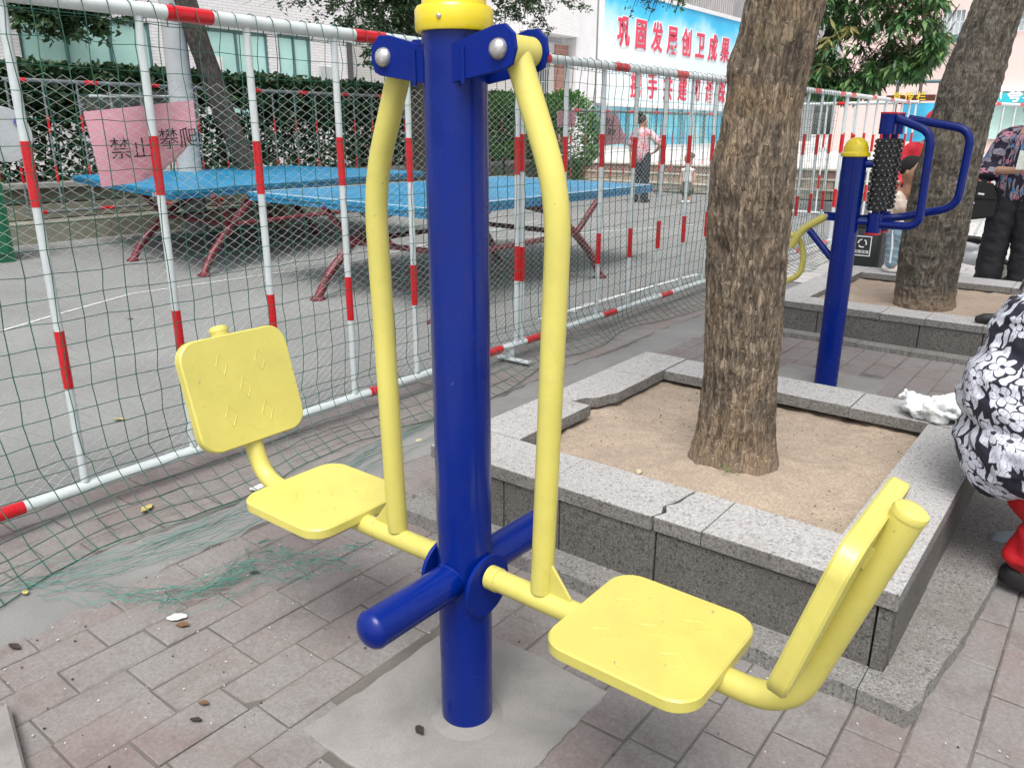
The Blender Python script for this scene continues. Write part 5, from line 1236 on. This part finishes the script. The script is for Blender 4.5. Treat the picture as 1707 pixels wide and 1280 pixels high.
def bagm():
    b = MB(); f = lambda p: Vector((X - .29 + p.x, Y - .11 + p.z, .74 + p.y))
    b.slab([(-.17, -.12), (-.05, -.17), (.15, -.13), (.17, .02), (.10, .13), (-.02, .15), (-.10, .06)][::-1], 0, .10, .018, f)
    b.slab([(-.12, .02), (.16, .01), (.11, .135), (-.02, .155), (-.09, .075)][::-1], -.012, .004, .004, f)
    b.tube([(X - .32, Y - .06, .89), (X - .27, Y - .02, 1.02), (X - .2, Y + .02, 1.18)], .012, 8)
    return b.build('shoulder_bag', plain('black_bag', (.010, .010, .011), .65), None, True)
bg2 = bagm()
tag(bg2, 'black shoulder bag with white marks hanging at the hip of the standing woman', 'bag')
for k, (dx, dz, an) in enumerate(((-.07, .06, .9), (.02, .03, .1), (-.03, -.03, 1.2))): MB().box((X - .27 + dx, Y - .124, .76 + dz), (.045, .006, .014), Matrix.Rotation(an, 3, 'Y')).build('white_mark', WHL, bg2)

# ---- person whose foot rests on the second planter (right edge)
w3 = root('person', 'person in grey patterned trousers resting a black shoe on the second planter', 'person')
def uv3(me): wrinkle(me, .006, 16, 12); cyl_uv(-.35, 5.15, .12, 0)(me)
GTR = floral_mat('grey_pattern', (.035, .035, .038), (.26, .25, .25), (.03, .03, .03), 16, .3, None, .5)
S3 = []; hp_ = Vector((.02, 5.55, .50)); kn = Vector((-.28, 5.22, .70)); an = Vector((-.42, 5.20, .30)); S3 += [('c', hp_, .085, kn, .055), ('c', kn, .05, an, .034), ('c', hp_ + Vector((.1, .12, 0)), .085, (-.10, 5.60, .60), .055), ('c', (-.10, 5.60, .60), .05, (-.12, 5.45, .28), .034), ('c', (.08, 5.6, .45), .13, (.10, 5.62, .85), .12), ('c', (.10, 5.62, .9), .08, (.08, 5.6, .98), .045)]
head(S3, (.06, 5.60, 1.10), (-1, -.3, -.2))
for s_ in (-1, 1): S3 += [('c', (.09, 5.62 + .17*s_, .90), .05, (.0, 5.58 + .18*s_, .66), .04), ('c', (.0, 5.58 + .18*s_, .66), .038, (-.2, 5.5 + .08*s_, .72), .026)]; hand(S3, (-.2, 5.5 + .08*s_, .72), (-1, 0, -.1))
blob('body', S3, .012, SKIN, w3, 3)
blob('trousers', [('c', hp_, .10, kn, .078), ('c', kn, .078, an + Vector((.01, 0, .02)), .068), ('c', hp_ + Vector((.1, .12, 0)), .10, (-.10, 5.60, .60), .075), ('c', (-.10, 5.60, .60), .07, (-.12, 5.45, .32), .06)], .011, GTR, w3, 3, .5, uv3)
blob('shirt', [('c', (.08, 5.6, .45), .15, (.10, 5.62, .85), .14), ('c', (.09, 5.46, .88), .07, (.09, 5.78, .88), .07)], .013, plain('grey_shirt', (.2, .2, .22), .8), w3)
blob('hair', [('e', (.07, 5.61, 1.13), (.093, .093, .09))], .012, HAIR, w3)
for (a_, d_) in ((an, Vector((-.16, -.02, -.055))), (Vector((-.12, 5.45, .28)), Vector((-.14, 0, -.02)))):
    blob('shoe', [('c', a_ + Vector((.02, 0, -.045)), .040, a_ + d_, .030), ('c', a_ + d_ * .6 + Vector((0, 0, -.02)), .036, a_ + d_ * 1.15, .026)], .008, SHO, w3)
# ---- woman by the far fence with a toddler, and person in red
bw = root('person', 'woman with hair bun, pink flowered shirt and dark trousers by the terrace steps', 'person'); X, Y = -7.30, 13.2
S4 = []; h4 = Vector((X, Y, 1.42)); head(S4, h4, (.6, .8, -.5)); S4 += [('c', (X, Y, .9), .13, (X, Y, 1.2), .12), ('c', (X, Y, 1.2), .08, (X, Y, 1.32), .045)]
for s_ in (-1, 1): S4 += [('c', (X + .09*s_, Y, .82), .085, (X + .10*s_, Y, .45), .052), ('c', (X + .10*s_, Y, .45), .05, (X + .10*s_, Y, .07), .034)]
S4 += [('c', (X + .17, Y, 1.2), .05, (X + .36, Y + .05, 1.02), .04), ('c', (X + .36, Y + .05, 1.02), .038, (X + .22, Y + .12, .90), .026), ('c', (X - .17, Y, 1.2), .05, (X - .22, Y, .95), .04), ('c', (X - .22, Y, .95), .038, (X - .18, Y - .05, .72), .026)]
hand(S4, (X + .22, Y + .12, .90), (-.8, 0, -.4)); hand(S4, (X - .18, Y - .05, .72), (0, 0, -1)); blob('body', S4, .014, SKIN, bw, 3)
blob('hair', [('e', h4 + Vector((-.02, -.02, .03)), (.095, .095, .095)), ('e', h4 + Vector((-.02, -.08, .13)), (.05, .05, .045))], .014, HAIR, bw)
def uv4(me): cyl_uv(X, Y, .2)(me)
blob('shirt', [('c', (X, Y, .84), .16, (X, Y, 1.18), .145), ('c', (X - .14, Y, 1.21), .075, (X + .14, Y, 1.21), .075), ('c', (X + .17, Y, 1.2), .07, (X + .30, Y + .03, 1.08), .07), ('c', (X - .17, Y, 1.2), .07, (X - .21, Y, 1.03), .07)], .014, floral_mat('pink_flowered', (.52, .42, .44), (.55, .12, .16), (.3, .05, .08), 14, .4, None, .3), bw, 3, .5, uv4)
blob('trousers', [v for s_ in (-1, 1) for v in (('c', (X + .08*s_, Y, .82), .11, (X + .10*s_, Y, .45), .085), ('c', (X + .10*s_, Y, .45), .085, (X + .10*s_, Y, .08), .075))], .014, plain('navy_trousers', (.015, .02, .035), .8), bw)
for s_ in (-1, 1): blob('shoe', [('c', (X + .1*s_, Y - .05, .035), .035, (X + .12*s_, Y + .12, .03), .032)], .012, SHO, bw)
td = root('person', 'toddler in pale top and dark patterned skirt standing before the terrace steps', 'person'); X, Y = -6.55, 13.6
S5 = []; h5 = Vector((X, Y, .80)); head(S5, h5, (-.7, -.6, 0), .85); S5 += [('c', (X, Y, .38), .07, (X, Y, .58), .065)]
for s_ in (-1, 1): S5 += [('c', (X + .045*s_, Y, .34), .048, (X + .05*s_, Y, .18), .035), ('c', (X + .05*s_, Y, .18), .033, (X + .05*s_, Y, .04), .026), ('c', (X + .09*s_, Y, .58), .03, (X + .13*s_, Y, .45), .024), ('c', (X + .13*s_, Y, .45), .024, (X + .12*s_, Y - .04, .34), .018)]; hand(S5, (X + .12*s_, Y - .04, .34), (0, 0, -1), .6)
blob('body', S5, .012, SKIN, td, 3); eyes(h5, (-.7, -.6, 0), .85, td); blob('hair', [('e', h5 + Vector((.02, .02, .035)), (.075, .078, .065))], .012, plain('thin_brown_hair', (.12, .08, .06), .7), td)
blob('top', [('c', (X, Y, .40), .095, (X, Y, .57), .08), ('c', (X - .09, Y, .575), .045, (X + .09, Y, .575), .045)], .012, plain('pale_top', (.62, .62, .60), .8), td)
blob('skirt', [('c', (X, Y, .38), .09, (X, Y, .24), .13)], .012, plain('dark_skirt', (.08, .085, .08), .8, .8, 30), td)
for s_ in (-1, 1): blob('shoe', [('c', (X + .05*s_, Y + .01, .03), .028, (X + .04*s_, Y - .07, .026), .026)], .010, WHL, td)
rp = root('person', 'person in red hat and shirt mostly hidden behind the curved trunk', 'person'); X, Y = -1.80, 8.6
S6 = []; h6 = Vector((X + .16, Y, 1.33)); head(S6, h6, (-.6, -.8, -.3)); S6 += [('c', (X + .1, Y, .8), .12, (X + .12, Y, 1.1), .11), ('c', (X + .12, Y, 1.1), .08, (X + .15, Y, 1.22), .045)]
for s_ in (-1, 1): S6 += [('c', (X + .1 + .09*s_, Y, .75), .08, (X + .1 + .1*s_, Y, .42), .05), ('c', (X + .1 + .1*s_, Y, .42), .048, (X + .1 + .1*s_, Y, .07), .034), ('c', (X + .11 + .16*s_, Y, 1.1), .048, (X + .08 + .2*s_, Y - .05, .86), .038), ('c', (X + .08 + .2*s_, Y - .05, .86), .036, (X + .05 + .1*s_, Y - .2, .8), .025)]; hand(S6, (X + .05 + .1*s_, Y - .2, .8), (-.3, -1, 0))
blob('body', S6, .013, SKIN, rp, 3); REDC = plain('red_cloth', (.60, .02, .035), .7, .1, 8)
blob('hat', [('e', h6 + Vector((0, 0, .05)), (.11, .11, .09)), ('e', h6 + Vector((-.02, -.03, .01)), (.15, .15, .018))], .012, REDC, rp)
blob('shirt', [('c', (X + .1, Y, .76), .15, (X + .12, Y, 1.06), .135), ('c', (X - .02, Y, 1.1), .075, (X + .26, Y, 1.1), .075), ('c', (X - .05, Y, 1.08), .07, (X - .12, Y - .05, .86), .06), ('c', (X - .12, Y - .05, .86), .055, (X - .06, Y - .18, .81), .045), ('c', (X + .27, Y, 1.08), .07, (X + .28, Y - .05, .86), .06)], .013, REDC, rp)
blob('trousers', [v for s_ in (-1, 1) for v in (('c', (X + .1 + .08*s_, Y, .75), .10, (X + .1 + .1*s_, Y, .42), .08), ('c', (X + .1 + .1*s_, Y, .42), .08, (X + .1 + .1*s_, Y, .08), .07))], .014, BTR, rp)
for s_ in (-1, 1): blob('shoe', [('c', (X + .1 + .1*s_, Y + .05, .035), .034, (X + .08 + .1*s_, Y - .1, .03), .03)], .012, SHO, rp)

# ================================================================ litter bin, scooter, leaves
bn2 = root('litter_bin', 'black litter bin with a white recycling label behind the second planter', 'bin', (-1.86, 7.55, 0))
MB().slab(rrect(.30, .26, .03, 4), .0, .46, .01).build('body', plain('bin_black', (.012, .016, .016), .5), bn2, True); MB().slab(rrect(.33, .29, .04, 4), .461, .52, .02).build('lid', plain('bin_lid', (.02, .02, .022), .5), bn2, True)
def binf(x0, z0): return lambda p: Vector((x0 + p.x, -.1335 - p.z, z0 + p.y))
lf = MB()
for a_ in ((-.075, .075, .385, .392), (-.075, .075, .218, .225), (-.075, -.068, .225, .385), (.068, .075, .225, .385)): lf.bx(a_[0], a_[1], -.134, -.1305, a_[2], a_[3])
lf.build('label_frame', WHL, bn2)
ar = MB()
for k in range(3):
    a0 = PI/2 + k * 2*PI/3; P = [Vector((.034*math.cos(a0 + t), 0, .034*math.sin(a0 + t))) + Vector((0, -.133, .328)) for t in np.linspace(.15, 1.6, 6)]
    ar.tube(P, .006, 4)
ar.build('recycling_arrows', WHL, bn2); glyphs('其他垃圾', .032, WHL, binf(-.05, .243), 1.02, .0004, .001, 'character', bn2)
sc2 = root('scooter', 'small white scooter with a yellow strut parked behind the second planter', 'scooter', (-1.05, 8.05, 0), .15)
WPL = plain('scooter_white', (.70, .72, .74), .3, .05, 6, coat=.4); TYR = plain('tyre', (.015, .015, .016), .7)
for x_ in (-.22, .20):
    w_ = MB(); P = [Vector((x_ + .085*math.cos(a_), 0, .105 + .085*math.sin(a_))) for a_ in np.linspace(0, 2*PI, 25)]; w_.tube(P, .022, 10, False); w_.build('tyre', TYR, sc2, True)
    MB().lathe([(.012, -.02), (.065, -.012), (.065, .012), (.012, .02)], (x_, 0, .105), 18, (0, 1, 0)).build('rim', STEEL, sc2, True)
blob('body_shell', [('c', (-.20, 0, .22), .06, (.0, 0, .20), .07), ('c', (0, 0, .20), .06, (.16, 0, .30), .06), ('c', (.16, 0, .30), .055, (.20, 0, .48), .04), ('e', (-.12, 0, .30), (.14, .07, .05))], .010, WPL, sc2)
MB().tube([(.05, -.07, .10), (.19, -.06, .30)], .02, 10).build('strut', YEL, sc2, True); MB().tube([(.20, 0, .46), (.19, 0, .56)], .014, 8).build('steering_column', FRAME, sc2)
MB().tube([(.19, -.15, .58), (.19, 0, .56), (.19, .15, .58)], .013, 8).build('handlebar', BLK, sc2, True); blob('seat', [('c', (-.20, 0, .36), .045, (.0, 0, .355), .035)], .01, BLK, sc2)
blk = blob('backpack', [('e', (-1.28, 7.95, .62), (.12, .09, .22)), ('c', (-1.27, 7.95, .82), .06, (-1.24, 7.95, .95), .04), ('c', (-1.30, 7.95, .45), .05, (-1.30, 7.93, .2), .03)], .013, plain('pack_black', (.010, .010, .011), .7), None)
tag(blk, 'black bag hanging beside the curved trunk above the white scooter', 'bag')

def leaf_litter(x, y, z, s, rz, col, label, curl=.09):
    b = MB(); n = 6; V = []
    for i in range(n + 1):
        t = i / n; w = s * .22 * math.sin(PI * min(1, t * .95 + .03)) + .001; h = curl * s * (t - .5) ** 2
        V += [(-s/2 + s*t, -w, h + .25 * w), (-s/2 + s*t, 0, h), (-s/2 + s*t, w, h + .25 * w)]
    F = [(i*3+j, (i+1)*3+j, (i+1)*3+j+1, i*3+j+1) for i in range(n) for j in range(2)]; m_ = len(V)
    V = [(a_, b_ + random.uniform(-.05, .05) * s, c_ + random.uniform(0, .05) * s) for a_, b_, c_ in V]
    V += [(a_, b_, c_ + .0012) for a_, b_, c_ in V]; F += [tuple(m_ + k for k in f[::-1]) for f in F]
    o = b.add(V, F).build('fallen_leaf', col, None, True); o.location = (x, y, z); o.rotation_euler = (random.uniform(-.15, .15), random.uniform(-.1, .1), rz)
    tag(o, label, 'leaf', 'fallen leaves')
LY = plain('leaf_yellowish', (.42, .36, .12), .7); LB = plain('leaf_brown', (.12, .06, .03), .8); LP = plain('leaf_pale', (.45, .40, .26), .7); LW = plain('tissue_white', (.62, .60, .56), .8); LD = plain('leaf_blackish', (.03, .022, .018), .8)
def gp_(px_, py_, z=0):
    d = fw * 1315.8 + r2 * (px_ - 853.5) - u2 * (py_ - 640); t = (z - 1.27) / d.z; return CAM.x + d.x * t, CAM.y + d.y * t
for (px_, py_, z, s, rz, m_, lab) in ((1170, 762, .212, .045, .5, LP, 'pale oval leaf on the soil at the foot of the near trunk'), (1065, 787, .205, .04, 2, LP, 'faint tan leaf on the soil left of the near trunk'),
        (440, 815, .005, .10, .9, LW, 'crumpled white tissue strip behind the left seat'), (700, 735, .005, .05, 1.2, LP, 'pale dry leaf on the pavers left of the blue swing post'),
        (245, 848, .005, .07, 2.2, LY, 'olive twisted leaf on the ground under the left end of the fence'), (42, 988, .014, .03, 0, LY, 'round yellow leaf on the cement strip at the far left'),
        (295, 1030, .005, .055, .7, LW, 'thin white strip near the teal net scrap'), (305, 1042, .005, .04, .5, LB, 'reddish brown leaf below the teal net scrap'),
        (25, 1078, .005, .04, .3, LD, 'black curled leaf on the pavers at the lower left edge'), (425, 955, .005, .03, .8, LD, 'small black leaf beside the teal net scrap below the left seat'), (700, 1217, .008, .035, 2.7, LD, 'dark leaf on the cement pad left of the post foot'),
        (340, 1172, .005, .03, .4, LB, 'tiny brown leaf on the pavers at the lower left'), (327, 1200, .005, .03, .4, LD, 'blackened leaf curl on the pavers near the bottom edge'),
        (200, 700, .004, .06, .9, LY, 'green-yellow leaf on the court behind the fence'), (217, 532, .004, .05, .9, LD, 'black leaf on the court behind the left fence posts'), (960, 520, .004, .05, .9, LW, 'white scrap on the ground under the fence right of the swing arm')):
    x, y = gp_(px_, py_, z); leaf_litter(x, y, z, s, rz, m_, lab)
def bits(n, area, z, mats, label, seed):
    rs = random.Random(seed)
    b = MB()
    for _ in range(n):
        x = rs.uniform(area[0], area[1]); y = rs.uniform(area[2], area[3]); s = rs.uniform(.0015, .0042)
        b.box((x, y, z + s * .3), (s, s * rs.uniform(.6, 1.6), s * .6), Matrix.Rotation(rs.uniform(0, 3), 3, 'Z'))
    return b.build('grit', mats, None, kind='stuff')
bits(420, (-1.5, -.47, 2.03, 3.04), .200, plain('grit_brown', (.12, .085, .06), .9), '', 1)
bits(260, (-1.5, -.47, 2.03, 3.04), .200, plain('grit_pale', (.46, .40, .30), .9), '', 2)
bits(300, (-2.2, .3, .4, 1.75), .001, plain('grit_grey', (.42, .42, .40), .9), '', 3)
bits(160, (-2.2, .3, .4, 1.75), .001, plain('grit_dark', (.03, .028, .026), .9), '', 4)
# green sprout at the trunk foot
P = np.array([(-.875, 2.255, .225)] * 26) + np.random.normal(0, .010, (26, 3)); spr = leaf_obj('weed_sprout', [leaf_cloud(P, .018, .4, -.3, 3)], L_BRIGHT); tag(spr, 'tiny green weed sprout at the foot of the near trunk', 'weed')
